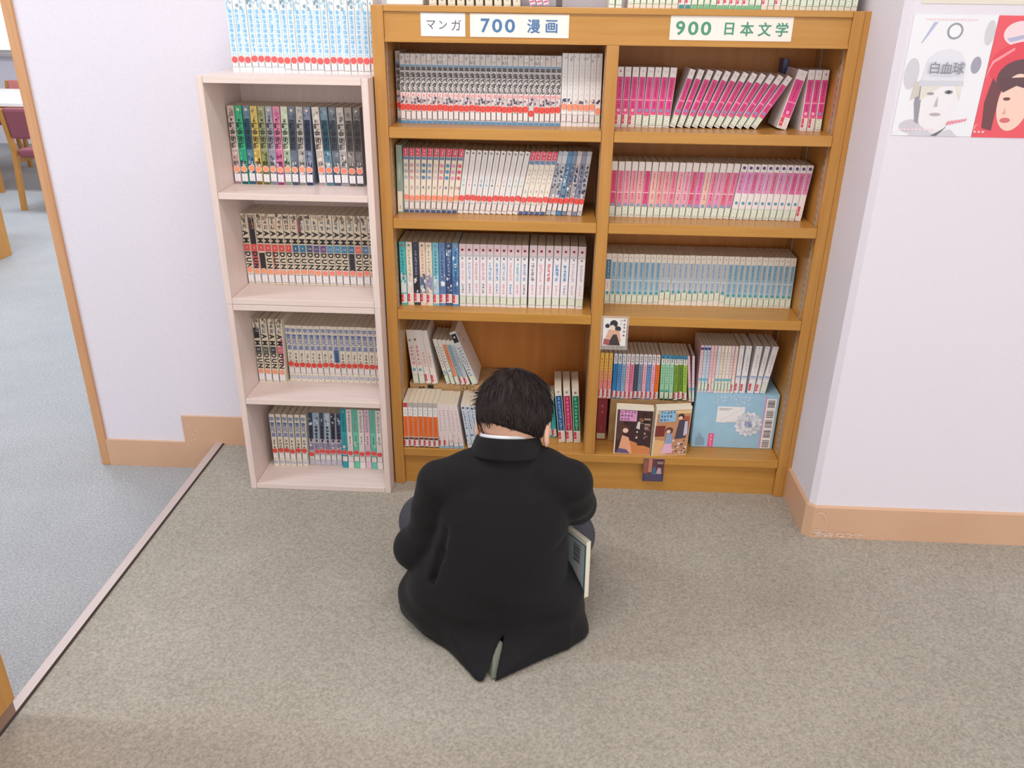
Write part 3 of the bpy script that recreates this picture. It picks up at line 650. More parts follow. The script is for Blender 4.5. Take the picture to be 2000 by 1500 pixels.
row('paperback_book', 5, .1480, .2220, .112, .2837, .1480, .105, d_up2, lambda i: f'{["teal-flowered", "second teal-flowered", "orange", "steel blue", "pale blue"][i]} small book leaning left on the cardboard box', 'small books on the cardboard box', -15.5, -19.0, tight=.86, seed=25)
bb = book('paperback_book', 'large pale book leaning at the right end of the cardboard box row', None, .2255, .112, .2837, .0185, .1780, .128, dict(cover=(232, 224, 218), spine=(226, 232, 238), bands=[(.80, .96, (40, 44, 52)), (.10, .78, (222, 230, 238))], fake=[(.2, .72, 9, (70, 80, 100), .35, .4), (.25, .72, 9, (84, 96, 116), .68, .35)], dots=[(.17, .0036, (80, 170, 200)), (.9, .0030, (230, 230, 230))], lab=('g', .02, .026)), -22, 992)
m = MB(); x = .01865
m.poly([(x, .030, .146), (x, .042, .146), (x, .042, .160), (x, .030, .160)], (176, 166, 160)); m.poly([(x, .046, .120), (x, .058, .120), (x, .058, .134), (x, .046, .134)], (186, 176, 170))
m.poly([(x, .060, .05), (x, .061, .05), (x, .090, .10), (x, .089, .10)], (120, 112, 110))
p = m.build('cover_print', M_PRINT, bb); p['kind'] = 'stuff'
# --- right bay, first shelf: magenta paperbacks
def d_mag(i, lab='g', top=None):
    return dict(cover=(240, 232, 232), bands=[(.20, .84, (224, 62, 140)), (.455, .468, (246, 170, 196)), (.20, .245, (240, 92, 140))], fake=[(.50, .80, 8, (142, 20, 86), .5, .45), (.33, .43, 3, (142, 20, 86), .5, .45)], dots=[(.285, .0042, (140, 150, 196) if lab == 'g' else (250, 176, 196)), (.93, .0022, top or (206, 200, 206))], lab=(lab, .03, .026))
MAGL = lambda i: f'{nth(i)} upright magenta paperback from the left on the top right shelf'
row('paperback_book', 8, .6010, .7430, .093, S[0], .1455, .105, lambda i: d_mag(i, 'r' if i < 3 else 'g', (206, 60, 130) if i == 0 else None), MAGL, 'upright magenta paperbacks', 0, 3.4, tight=.93, seed=26, key=lambda i: 0 if i < 1 else (1 if i < 3 else 2))
row('paperback_book', 12, .7440, .9700, .094, S[0], .1455, .105, lambda i: d_mag(i), lambda i: f'{nth(i)} magenta paperback of the tilted fan on the top right shelf', 'tilted magenta paperbacks', 15.5, 31.0, tight=.92, seed=27, key=lambda i: 0)
book('paperback_book', 'thick magenta paperback leaning alone near the right end, top right shelf', None, 1.0165, .092, S[0], .0250, .1455, .105, d_mag(0, 'r'), 13.5, 993)
row('paperback_book', 3, 1.0745, 1.1290, .087, S[0], .1460, .105, lambda i: d_mag(i, 'r' if i < 2 else 'g', (206, 60, 150) if i == 2 else None), lambda i: f'{["leftmost", "middle", "rightmost"][i]} of three upright magenta paperbacks at the right end', 'end magenta paperbacks', .2, -.4, tight=.90, seed=28)
book('paperback_book', 'blue book standing behind the magenta paperbacks on the top right shelf', None, 1.040, .205, S[0], .012, .165, .045, dict(cover=(60, 70, 130)), 0, 994)
# --- right bay, second shelf
R2C = [(222, 70, 120), (230, 120, 150), (236, 150, 170), (236, 150, 166), (240, 164, 170), (222, 70, 130), (240, 186, 180), (238, 156, 160), (240, 160, 170), (236, 130, 160), (240, 170, 186), (238, 160, 190), (226, 96, 140), (230, 110, 170), (240, 190, 182), (236, 130, 170), (230, 150, 190), (230, 110, 146), (234, 120, 166)]
def d_pk(i):
    c = R2C[i]; tx = (176, 20, 70)
    return dict(cover=(242, 234, 230), bands=[(.19, .84, c), (.445, .457, (248, 214, 220))], fake=[(.50, .83, 9, tx, .5, .55), (.33, .44, 3, tx, .5, .5)], dots=[(.225, .0046, (130, 168, 200))], lab=('g', .03, .024))
row('paperback_book', 19, .6010, .9220, .083, S[1], .1455, .105, d_pk, lambda i: f'{nth(i)} pink paperback from the left on the second right shelf', 'pink paperbacks on the second right shelf', 0, 6.0, tight=.955, seed=29)
def d_pk2(i):
    c = [(226, 140, 190), (226, 140, 200), (222, 110, 160), (226, 140, 190), (228, 150, 196), (224, 120, 160), (228, 150, 196), (224, 130, 180), (222, 100, 160), (224, 120, 170), (228, 140, 190)][i]
    return dict(cover=(240, 234, 234), bands=[(.48, .86, c)], fake=[(.54, .82, 8, (120, 50, 110), .5, .45)], dots=[(.935, .0042, (92, 66, 126))] + ([(.30, .0042, (92, 160, 186))] if i < 10 else []), lab=('g', .03, .024) if i < 10 else ('r', .06, .03))
row('paperback_book', 11, .9230, 1.1120, .080, S[1], .1455, .105, d_pk2, lambda i: f'{nth(i)} half-white pink paperback at the right of the second right shelf', 'half-white pink paperbacks', 6.0, 5.0, tight=.94, seed=30)
# --- right bay, third shelf
def d_bl(i):
    mid = 10 <= i <= 21; c = (150, 190, 216) if not mid else (184, 204, 224)
    if i == 0: return dict(cover=(240, 234, 226), bands=[(.5, .88, (44, 112, 156))], fake=[(.52, .86, 7, (206, 224, 236), .5, .4), (.3, .46, 3, (230, 150, 150), .5, .4)], dots=[(.22, .0045, (76, 160, 166))], lab=('g', .035, .022))
    return dict(cover=(240, 234, 224), bands=[(.20, .84, c, .12, .88), (.475, .487, (226, 238, 246))], fake=[(.55, .83, 7, (60, 120, 160) if not mid else (130, 146, 176), .5, .5), (.3, .45, 4, (90, 140, 176), .5, .35)], dots=[(.225 if not mid else .27, .0044, (76, 168, 172)), (.93, .0014, (160, 110, 100))], lab=('g', (.035 if not mid else (.085 + .02 * (i % 3))), .022))
row('paperback_book', 34, .6040, 1.1280, .108, S[2], .1455, .105, d_bl, lambda i: f'{nth(i)} light blue paperback from the left on the third right shelf', 'light blue paperbacks on the third right shelf', -.3, -.8, tight=.965, seed=31, key=lambda i: (i if i == 0 else (1 + i % 3) if not 10 <= i <= 21 else 5 + i % 3))
# --- right bay, bottom
e, hy, hh = carton('cardboard_box', .640, .880, .0860, .2450, S[3], .2665, M_KRAFT, 'brown cardboard box carrying slim paperbacks behind two facing novels')
book('hardback_book', 'dark maroon hardback standing beside the brown cardboard box', None, .6035, .0930, S[3], .0300, .1430, .13, dict(cover=(150, 50, 62), bands=[(.03, .16, (206, 206, 170))], fake=[(.6, .86, 2, (206, 140, 130), .5, .3), (.2, .34, 3, (110, 130, 110), .5, .3)]), 0, 995)
def strip(cs, i, extra=None, lab=('r', .03, .022), top=True):
    D = dict(cover=cs[i], bands=([(.78, 1, (242, 240, 242))] if top else []), fake=[(.82, .96, 3, (60, 60, 70), .5, .6), (.35, .74, 7, tuple(max(0, v - 90) for v in cs[i]), .5, .45)], lab=lab)
    if extra: D.update(extra)
    return D
YEL = lambda i: dict(cover=(244, 166, 150), bands=[(.62, 1, (244, 204, 84)), (.40, .62, (246, 178, 120)), (.15, .40, (246, 150, 150))], fake=[(.35, .9, 8, (200, 80, 60), .5, .5)], lab=('r', .03, .026))
row('paperback_book', 3, .6020, .6400, .084, .2668, .1460, .100, YEL, lambda i: f'{["leftmost", "middle", "rightmost"][i]} yellow-to-pink paperback at the left of the bottom right bay', 'yellow paperbacks in the bottom right bay', 0, 0, tight=.93, seed=32)
MIX = [(50, 140, 206), (96, 156, 214), (150, 186, 222), (240, 186, 200), (236, 130, 170), (70, 92, 104), (136, 156, 186), (240, 180, 196), (110, 160, 214), (240, 176, 196), (240, 120, 50)]
MIXN = ['bright blue', 'medium blue', 'powder blue', 'pale pink', 'rose pink', 'dark slate', 'steel blue', 'blush pink', 'cornflower blue', 'candy pink', 'orange']
row('paperback_book', 11, .6415, .7790, .086, .2668, .1440, .100, lambda i: strip(MIX, i), lambda i: f'slim {MIXN[i]} paperback with white top standing on the cardboard box', 'slim paperbacks on the cardboard box', 0, -1.0, tight=.94, seed=33)
GRN = [(158, 214, 178), (160, 216, 180), (164, 216, 184), (128, 164, 60), (110, 146, 56), (160, 200, 84)]
GRNN = ['first mint green', 'second mint green', 'third mint green', 'olive green', 'dark olive', 'lime green']
row('paperback_book', 6, .7830, .8640, .084, .2668, .1440, .100, lambda i: strip(GRN, i, dict(bands=[(.92, 1, (50, 140, 196)), (.80, .92, (242, 242, 240)), (0, .03, (50, 60, 50))], dots=[(.2, .0048, (70, 170, 160))] if i < 2 else []), ('g', .03, .022) if i < 3 else ('r', .03, .024), False), lambda i: f'{GRNN[i]} paperback with blue top on the right of the cardboard box', 'green paperbacks on the cardboard box', -2.0, -4.0, tight=.93, seed=34)
# blue carton
M_BLUEBOX = noise_mat('pale_blue_printed_card', (158, 200, 226), (166, 206, 230), 30, (1, 1, 1), .5)
X0, X1, Y0, Y1, Z0, Z1 = .8880, 1.1290, .0700, .2480, S[3], .3010
e, hy, hh = carton('gift_box', X0, X1, Y0, Y1, Z0, Z1, M_BLUEBOX, 'pale blue printed box with white flower and barcodes on the bottom shelf')
hx = (X1 - X0) / 2; yb = -hy - .0006
m = MB(); m.rect(-.055, .025, .085, .137, (244, 242, 244), yb); m.rect(-.050, -.012, .1290, .1305, (110, 110, 120), yb - .0001); m.rect(-.050, -.020, .1250, .1262, (110, 110, 120), yb - .0001); m.rect(-.025, .025, .0865, .0878, (170, 170, 180), yb - .0001)
m.poly([(-.045, yb - .0001, .090), (-.0445, yb - .0001, .0895), (.020, yb - .0001, .132), (.0195, yb - .0001, .1325)], (200, 200, 206)); q = m.build('address_panel', M_PRINT, e); q['kind'] = 'stuff'
m = MB(2e-5); rr = random.Random(5); cx, cz = .040, .082
for ring, (r0, n, L, c_) in enumerate(((.042, 15, .020, (240, 240, 246)), (.030, 13, .020, (220, 226, 240)), (.019, 11, .017, (240, 240, 246)), (.009, 8, .013, (176, 186, 216)))):
    for k in range(n):
        a = 2 * math.pi * k / n + ring * .3; jj = rr.randint(-26, 6); c2 = tuple(v + jj for v in c_)
        ux, uz = math.cos(a), math.sin(a); px, pz = cx + ux * r0 * .75, cz + uz * r0 * .75; w_ = L * .48
        m.poly([(px - ux * L * .5, yb - .0006 - ring * .0002, pz - uz * L * .5), (px - uz * w_, yb - .0006 - ring * .0002, pz + ux * w_), (px + ux * L * .55, yb - .0006 - ring * .0002, pz + uz * L * .55), (px + uz * w_, yb - .0006 - ring * .0002, pz - ux * w_)], c2)
    if ring > 0:
        for k in range(9):
            a = rr.uniform(0, 6.28); r1 = r0 * rr.uniform(.3, 1.0); m.disc(cx + r1 * math.cos(a), cz + r1 * math.sin(a), .0016, (120, 130, 170), yb - .0016, n=6)
q = m.build('printed_flower', M_PRINT, e); q['kind'] = 'stuff'
m = MB(2e-5)
for k in range(90):
    x = rr.uniform(-.075, .040); z = .172 - abs(rr.gauss(0, .018)); m.disc(x, max(.10, z), rr.uniform(.0008, .0024), (230, 234, 244), yb, n=5)
q = m.build('printed_petals', M_PRINT, e); q['kind'] = 'stuff'
m = MB(); m.rect(.080, .0845, 0, hh - .004, (216, 160, 206), yb); m.rect(.0845, .113, .003, hh - .012, (244, 240, 240), yb)
for k in range(5):
    z = .006 + k * .033; bz = z
    while bz < z + .024:
        t_ = rr.choice((.0008, .0014, .0022)); m.rect(.0885, .109, bz, bz + t_, (70, 66, 76), yb - .0001); bz += t_ + rr.choice((.0008, .0016))
q = m.build('barcode_strip', M_PRINT, e); q['kind'] = 'stuff'
m = MB(); m.rect(-.072, -.056, .002, .047, (240, 92, 150), yb)
for k in range(4): m.fake(-.064, .038 - k * .010, .009, (250, 190, 210), rr, yb - .0001)
q = m.build('pink_sticker', M_PRINT, e); q['kind'] = 'stuff'
m = MB()
for k in range(8): m.rect(-.108 + k * .0034, -.1068 + k * .0034, .006, .030 + rr.uniform(0, .02), (110, 130, 150), yb)
q = m.build('printed_lines', M_PRINT, e); q['kind'] = 'stuff'
PAS = [(238, 196, 206), (226, 206, 214), (240, 206, 212), (206, 220, 236), (200, 218, 236), (240, 196, 204), (238, 200, 196), (226, 232, 236), (242, 226, 206), (240, 230, 214), (242, 234, 220), (240, 210, 222), (240, 220, 206)]
def d_pas(i):
    return dict(cover=PAS[i], bands=[(.12, .3, tuple(min(255, v + 10) for v in PAS[i]))], dots=([(.93, .0044, (90, 50, 110) if i == 2 else (60, 66, 120))] if 2 <= i <= 4 else []) + ([(.28, .0046, (110, 190, 206))] if i not in (5, 6, 12) else []), fake=[(.38, .88, 8, (150, 120, 146) if i != 12 else (226, 90, 60), .5, .5)], lab=('g', .06, .024) if i not in (5, 12) else ('r', .03, .026))
row('paperback_book', 2, .8690, .8860, .080, .2670, .146, .100, d_pas, lambda i: f'{["outer", "inner"][i]} slanting pink book wedged between green paperbacks and blue box', 'wedged pink books', -7, -5, tight=.86, seed=35)
row('paperback_book', 11, .8890, .9940, .074, Z1 + .0003, .1480, .105, lambda i: d_pas(i + 2), lambda i: f'{nth(i)} pastel paperback standing on the pale blue box', 'pastel paperbacks on the blue box', -1.5, -.5, tight=.93, seed=36)
def d_wave(i):
    return dict(cover=(240, 236, 238), bands=[(.335, .37, (150, 176, 214)), (.30, .315, (180, 200, 226))], fake=[(.45, .82, 8, (176, 176, 186), .5, .4)], dots=[(.96, .0016, (110, 130, 180))], lab=('r', .03, .026) if i < 4 else ('g', .03, .03))
for i, (x, le, w_) in enumerate(((.9960, 0, .0135), (1.0115, 1, .0165), (1.0345, 3, .0185), (1.0555, 5, .0135), (1.0705, 7.5, .0165))):
    book('paperback_book', f'{nth(i)} tall white paperback with blue wave at the right, on blue box', 'white paperbacks on the blue box', x, .078, Z1 + .0003, w_, .1480, .105, d_wave(i), le, 3700 + i)
# two novels facing out
def facing(name, label, x, y, z, w, h, th, tilt, yaw, draw):
    o = empty(name, (x, y, z), yaw); o.rotation_euler = (-math.radians(tilt), 0, yaw); tag(o, label, 'book', 'novels facing out')
    boxobj('front_cover', 0, w, 0, .0006, 0, h, M_FCOV, o); boxobj('back_cover', 0, w, th - .0006, th, 0, h, M_FCOV, o)
    boxobj('spine', -.0006, 0, 0, th, 0, h, M_FCOV, o); boxobj('page_block', .0004, w - .002, .0007, th - .0007, .001, h - .001, M_PAGE, o)
    m = MB(2e-5); draw(m, w, h); p = m.build('cover_picture', M_GLOSS, o); p['kind'] = 'stuff'
    return o
M_FCOV = plain('ivory_book_cover', (240, 232, 214), .35); M_PAGE = plain('cream_pages', (232, 222, 200), .8)
def scene_cover(plate, warm, standing):
    def draw(m, w, h):
        y = -.0003; R = random.Random(7)
        m.rect(.004 * 0 + .003, w - .001, .002, h - .012, (70, 46, 48) if not standing else (206, 150, 110), y)
        if not standing:
            m.rect(.003, w * .22, h * .30, h - .012, (92, 66, 62), y - .0001)
            for k in range(26): m.rect(w * R.uniform(.55, .95), w * R.uniform(.55, .95) + .004, *(lambda z: (z, z + .006))(h * R.uniform(.3, .9)), R.choice([(220, 206, 196), (120, 90, 84), (180, 150, 130), (50, 34, 40)]), y - .0001)
            m.poly([(w * .1, y - .0002, .002), (w * .98, y - .0002, .002), (w * .98, y - .0002, h * .16), (w * .4, y - .0002, h * .30)], warm)
            m.disc(w * .26, h * .52, w * .13, (104, 64, 56), y - .0003); m.disc(w * .28, h * .50, w * .075, (246, 214, 190), y - .0004)
            m.poly([(w * .10, y - .0003, .004), (w * .50, y - .0003, .004), (w * .38, y - .0003, h * .36), (w * .20, y - .0003, h * .40)], (242, 176, 140)); m.poly([(w * .06, y - .0004, .003), (w * .44, y - .0004, .003), (w * .34, y - .0004, h * .10), (w * .12, y - .0004, h * .12)], (110, 92, 140))
            m.poly([(w * .62, y - .0003, h * .20), (w * .80, y - .0003, h * .20), (w * .78, y - .0003, h * .66), (w * .62, y - .0003, h * .66)], (66, 48, 52)); m.poly([(w * .56, y - .0004, h * .56), (w * .66, y - .0004, h * .54), (w * .66, y - .0004, h * .70), (w * .60, y - .0004, h * .70)], (228, 220, 216)); m.disc(w * .68, h * .74, w * .06, (150, 96, 70), y - .0004)
        else:
            m.rect(.003, w - .001, h * .86, h - .014, (240, 206, 150), y - .0001); m.rect(w * .02, w * .30, h * .40, h * .62, (130, 60, 50), y - .0001); m.rect(w * .78, w * .97, h * .42, h * .8, (190, 90, 70), y - .0001)
            m.poly([(w * .02, y - .0001, h * .02), (w * .40, y - .0001, h * .02), (w * .36, y - .0001, h * .30), (w * .02, y - .0001, h * .34)], warm)
            for k in range(30): m.disc(w * R.uniform(.55, .97), h * R.uniform(.03, .42), w * R.uniform(.015, .045), R.choice([(120, 96, 110), (226, 206, 214), (84, 84, 70), (240, 230, 226)]), y - .0002, n=7)
            m.poly([(w * .60, y - .0003, h * .34), (w * .92, y - .0003, h * .36), (w * .88, y - .0003, h * .72), (w * .68, y - .0003, h * .74)], (84, 76, 92)); m.poly([(w * .84, y - .0004, h * .40), (w * .95, y - .0004, h * .44), (w * .92, y - .0004, h * .70), (w * .84, y - .0004, h * .70)], (206, 206, 226))
            m.disc(w * .72, h * .80, w * .09, (66, 52, 56), y - .0003); m.disc(w * .70, h * .77, w * .06, (244, 210, 186), y - .0004)
            m.disc(w * .42, h * .52, w * .11, (110, 66, 60), y - .0003); m.disc(w * .40, h * .50, w * .06, (246, 214, 194), y - .0004)
            m.poly([(w * .32, y - .0004, h * .22), (w * .54, y - .0004, h * .24), (w * .52, y - .0004, h * .46), (w * .36, y - .0004, h * .46)], (150, 170, 206)); m.poly([(w * .22, y - .0004, h * .05), (w * .58, y - .0004, h * .05), (w * .54, y - .0004, h * .25), (w * .32, y - .0004, h * .25)], (240, 190, 214))
        m.rect(w * .10, w * .56, h * .70, h * .92, plate, y - .0005)
        for r_ in range(3):
            for k in range(5 - r_): m.fake(w * (.16 + k * .085), h * (.89 - r_ * .075), h * .045, (70, 60, 90), R, y - .0006)
    return draw
facing('paperback_novel', 'left facing novel with dark shop scene and pink title plate', .6530, .0130, S[3], .1060, .160, .016, -3.0, -.06, scene_cover((226, 160, 206), (222, 140, 84), False))
facing('paperback_novel', 'right facing novel with two figures and light blue title plate', .7640, .0030, S[3], .1030, .166, .016, -4.0, .15, scene_cover((150, 200, 232), (240, 190, 130), True))
# small cards
def card(name, label, x0, x1, z0, z1, y, film, draw):
    o = tag(empty(name, ((x0 + x1) / 2, y, z0)), label, 'card'); w = x1 - x0; h = z1 - z0
    if film: boxobj('film', -w / 2 - .006, w / 2 + .006, .0004, .0008, -.012, h + .006, M_FILM, o)
    boxobj('paper', -w / 2, w / 2, -.0003, .0003, 0, h, M_CARDP, o)
    m = MB(2e-5); draw(m, w, h); p = m.build('picture', M_PRINT, o); p['kind'] = 'stuff'
    return o
M_CARDP = plain('white_card', (240, 236, 232), .4)
M_FILM, _nt, _b = new_mat('clear_laminate', .12); _b.inputs['Base Color'].default_value = (.9, .88, .88, 1); _b.inputs['Alpha'].default_value = .22
def draw_girl(m, w, h):
    R = random.Random(3); y = -.0006
    m.disc(-w * .05, h * .80, w * .17, (56, 50, 58), y); m.disc(-w * .32, h * .72, w * .10, (60, 56, 64), y); m.disc(w * .14, h * .62, w * .13, (60, 54, 62), y)
    m.disc(-w * .10, h * .68, w * .10, (240, 214, 196), y - .0001)
    m.poly([(-w * .42, y - .0001, h * .16), (w * .30, y - .0001, h * .16), (w * .22, y - .0001, h * .55), (-w * .25, y - .0001, h * .60)], (222, 176, 150)); m.poly([(-w * .30, y - .0002, h * .02), (w * .28, y - .0002, h * .02), (w * .10, y - .0002, h * .42), (-w * .05, y - .0002, h * .42)], (70, 60, 62)); m.poly([(-w * .46, y - .0002, h * .04), (-w * .2, y - .0002, h * .04), (-w * .18, y - .0002, h * .22), (-w * .44, y - .0002, h * .26)], (170, 92, 96))
    for k in range(5): m.fake(w * .40, h * (.92 - .13 * k), h * .10, (96, 92, 104), R, y)
    for k in range(2): m.fake(w * .26, h * (.92 - .11 * k), h * .08, (190, 184, 190), R, y)
card('picture_card', 'laminated white picture card taped to the divider below the third shelf', .5985, .6620, .4690, .5500, -.0015, True, draw_girl)
def draw_dark(m, w, h):
    R = random.Random(9); y = -.0006
    m.rect(-w / 2, w / 2, 0, h, (104, 62, 72), y); m.rect(-w / 2, w / 2, 0, h * .34, (70, 62, 92), y - .0001); m.rect(-w * .48, -w * .28, h * .34, h * .95, (150, 92, 84), y - .0001); m.rect(-w * .26, -w * .08, h * .40, h * .98, (196, 130, 104), y - .0001)
    m.poly([(-w * .08, y - .0002, h * .30), (w * .14, y - .0002, h * .30), (w * .10, y - .0002, h * .62), (-w * .02, y - .0002, h * .66)], (70, 110, 140)); m.poly([(w * .14, y - .0002, h * .34), (w * .40, y - .0002, h * .34), (w * .34, y - .0002, h * .60), (w * .2, y - .0002, h * .60)], (190, 170, 180))
    for k in range(8): m.rect(w * .16, w * .44, h * (.66 + k * .04), h * (.675 + k * .04), R.choice([(206, 190, 180), (60, 40, 48)]), y - .0001)
    for k in range(6): m.rect(-w * .4, w * .4, h * (.05 + k * .05), h * (.062 + k * .05), (120, 110, 140), y - .0002)
card('picture_card', 'small dark picture card hanging under the bottom shelf edge', .7420, .8030, .0400, .1165, -.0015, False, draw_dark)
# --- on top of the bookcase
row('paperback_book', 10, .1370, .3610, .030, H, .150, .105, lambda i: dict(cover=(214, 208, 190), bands=[(.03, .2, (226, 222, 206))], fake=[(.04, .2, 2, (170, 160, 150), .5, .5)]), lambda i: f'{nth(i)} beige book on top of the bookcase, mostly above the frame', 'beige books on the bookcase top', 0, -3, tight=.80, seed=40)
row('paperback_book', 3, .3800, .4280, .034, H, .150, .105, lambda i: dict(cover=(240, 236, 236), bands=[(.05, .08, (206, 110, 150)), (.0, .03, (190, 150, 190))]), lambda i: f'{["left", "middle", "right"][i]} white book with mauve lines leaning on the bookcase top', 'mauve-lined books on the bookcase top', -14, -14, tight=.9, seed=41)
o = tag(empty('bookend', (.4410, .03, H)), 'dark metal bookend standing on top of the bookcase', 'bookend')
M_DARKM = plain('grey_painted_steel', (96, 92, 92), .4, .3)
boxobj('upright_plate', 0, .0150, 0, .11, .0012, .14, M_DARKM, o, .001); boxobj('base_plate', -.06, .0150, 0, .11, 0, .0012, M_DARKM, o)
row('paperback_book', 2, .5660, .5990, .030, H, .150, .105, lambda i: dict(cover=(240, 240, 232), bands=[(.05, .07, (120, 190, 140))], lab=('g', .04, .02)), lambda i: f'{["left", "right"][i]} white book with green label above the divider on the bookcase top', 'green-labelled books above the divider', 0, 0, tight=.9, seed=42)
TOPC = [((244, 236, 228), 'g')] * 8 + [((240, 232, 232), 'r')] * 2 + [((214, 232, 214), 'g')] * 4 + [((232, 240, 228), 'r')] * 5 + [((214, 232, 220), 'g')] * 2 + [((232, 232, 226), 'r'), ((230, 240, 226), 'g'), ((220, 220, 220), 'r')] + [((226, 236, 222), 'g')] * 12
def d_top(i):
    c, l = TOPC[i]; base = [(60, 150, 150), (120, 190, 140), (236, 226, 210)][(8 <= i < 10) * 0 + (10 <= i < 21) * 1 + (i < 8 or i >= 21) * 2]
    return dict(cover=c, bands=[(0, .055, base)], lab=(l, .06, .024))
row('paperback_book', 36, .6110, 1.1490, .030, H, .152, .105, d_top, lambda i: f'{nth(i)} pale book from the left on top of the right bay', 'pale books on the right of the bookcase top', 1.0, 1.5, tight=.93, seed=43)
o = boxobj('paper_tray', .034, .122, .028, .20, H, H + .05, plain('white_plastic', (244, 242, 242), .4), None, .002); tag(o, 'white plastic tray on the left end of the bookcase top', 'tray')

# ------------------------------------------------------------------ the reader
def surface_nets(F, org, h):
    S_ = F < 0
    nx, ny, nz = F.shape
    cnt = np.zeros((nx - 1, ny - 1, nz - 1), np.int8)
    for a in (0, 1):
        for b in (0, 1):
            for c in (0, 1):
                cnt += S_[a:nx - 1 + a, b:ny - 1 + b, c:nz - 1 + c]
    act = np.argwhere((cnt > 0) & (cnt < 8))
    idx = -np.ones(cnt.shape, np.int64); idx[tuple(act.T)] = np.arange(len(act))
    cor = np.array([(a, b, c) for a in (0, 1) for b in (0, 1) for c in (0, 1)])
    vals = np.stack([F[tuple((act + q).T)] for q in cor], 1)
    pos = np.zeros((len(act), 3)); n = np.zeros(len(act))
    for i in range(8):
        for j in range(i + 1, 8):
            if np.abs(cor[i] - cor[j]).sum() != 1: continue
            m_ = (vals[:, i] < 0) != (vals[:, j] < 0)
            t = np.where(m_, vals[:, i] / (vals[:, i] - vals[:, j] + 1e-12), 0)
            p = cor[i] + t[:, None] * (cor[j] - cor[i])
            pos += np.where(m_[:, None], p, 0); n += m_
    V = (act + pos / n[:, None]) * h + np.array(org)
    quads = []
    for ax in range(3):
        d = [0, 0, 0]; d[ax] = 1
        A = S_[:nx - d[0], :ny - d[1], :nz - d[2]]; B = S_[d[0]:, d[1]:, d[2]:]
        e = np.argwhere(A != B); sgn = A[tuple(e.T)]
        u, v = [k for k in range(3) if k != ax]
        ok = (e[:, u] > 0) & (e[:, v] > 0) & (e[:, u] < F.shape[u] - 1) & (e[:, v] < F.shape[v] - 1)
        e, sgn = e[ok], sgn[ok]
        def at(du, dv):
            q = e.copy(); q[:, u] += du; q[:, v] += dv
            return idx[tuple(q.T)]
        Q = np.stack([at(-1, -1), at(0, -1), at(0, 0), at(-1, 0)], 1)
        flip = sgn if ax != 1 else ~sgn
        Q = np.where(flip[:, None], Q, Q[:, ::-1])
        quads.append(Q)
    return V, np.concatenate(quads)

class Field:
    def __init__(s, lo, hi, h):
        s.h = h; s.org = np.array(lo, float)
        n = [int((b - a) / h) + 2 for a, b in zip(lo, hi)]
        s.ax = [s.org[i] + np.arange(n[i]) * h for i in range(3)]
        s.F = np.full(n, 0.06, np.float32)
    def _sub(s, lo, hi):
        sl = []
        for i in range(3):
            a = int(np.clip((lo[i] - s.org[i]) / s.h - 1, 0, len(s.ax[i]))); b = int(np.clip((hi[i] - s.org[i]) / s.h + 2, 0, len(s.ax[i])))
            sl.append(slice(a, b))
        return tuple(sl), np.meshgrid(*[s.ax[i][sl[i]] for i in range(3)], indexing='ij', sparse=True)
    def blend(s, sl, d, k, sub=False):
        a = s.F[sl]; d = d.astype(np.float32)
        if sub:
            h = np.clip(0.5 - 0.5 * (a + d) / k, 0, 1); s.F[sl] = a * (1 - h) + (-d) * h + k * h * (1 - h)
        else:
            h = np.clip(0.5 + 0.5 * (a - d) / k, 0, 1); s.F[sl] = a * (1 - h) + d * h - k * h * (1 - h)
    def cone(s, p, q, r0, r1, k=.012, sub=False):
        p, q = np.array(p, float), np.array(q, float); m_ = max(r0, r1) + .05
        sl, (X, Y, Z) = s._sub(np.minimum(p, q) - m_, np.maximum(p, q) + m_)
        d = q - p; L = d @ d + 1e-12
        t = np.clip(((X - p[0]) * d[0] + (Y - p[1]) * d[1] + (Z - p[2]) * d[2]) / L, 0, 1)
        D = np.sqrt((X - p[0] - t * d[0]) ** 2 + (Y - p[1] - t * d[1]) ** 2 + (Z - p[2] - t * d[2]) ** 2) - (r0 + (r1 - r0) * t)
        s.blend(sl, D, k, sub)
    def chain(s, pts, k=.012, sub=False):
        for a, b in zip(pts[:-1], pts[1:]): s.cone(a[:3], b[:3], a[3], b[3], k, sub)
    def ell(s, c, r, R=None, k=.012, sub=False):
        c = np.array(c, float); R = np.eye(3) if R is None else np.array(R); m_ = max(r) + .05   # R rows: local axes
        sl, (X, Y, Z) = s._sub(c - m_, c + m_)
        x, y, z = X - c[0], Y - c[1], Z - c[2]
        a = (R[0][0] * x + R[0][1] * y + R[0][2] * z) / r[0]; b = (R[1][0] * x + R[1][1] * y + R[1][2] * z) / r[1]; e = (R[2][0] * x + R[2][1] * y + R[2][2] * z) / r[2]
        g_ = np.sqrt(a * a + b * b + e * e); gg = np.sqrt((a / r[0]) ** 2 + (b / r[1]) ** 2 + (e / r[2]) ** 2) + 1e-6
        s.blend(sl, g_ * (g_ - 1) / gg, k, sub)
    def mesh(s, name, smooth=2):
        V, Q = surface_nets(s.F, s.org, s.h)
        E = np.concatenate([Q[:, [0, 1]], Q[:, [1, 2]], Q[:, [2, 3]], Q[:, [3, 0]]])
        E = np.concatenate([E, E[:, ::-1]])
        deg = np.bincount(E[:, 0], minlength=len(V)).astype(float)
        for _ in range(smooth):
            acc = np.stack([np.bincount(E[:, 0], V[E[:, 1], i], minlength=len(V)) for i in range(3)], 1)
            V = .5 * V + .5 * acc / np.maximum(deg, 1)[:, None]
        me = bpy.data.meshes.new(name); me.from_pydata(V.tolist(), [], Q.tolist())
        me.polygons.foreach_set('use_smooth', [True] * len(me.polygons)); me.update()
        return me

def V3(*a): return np.array(a, float)
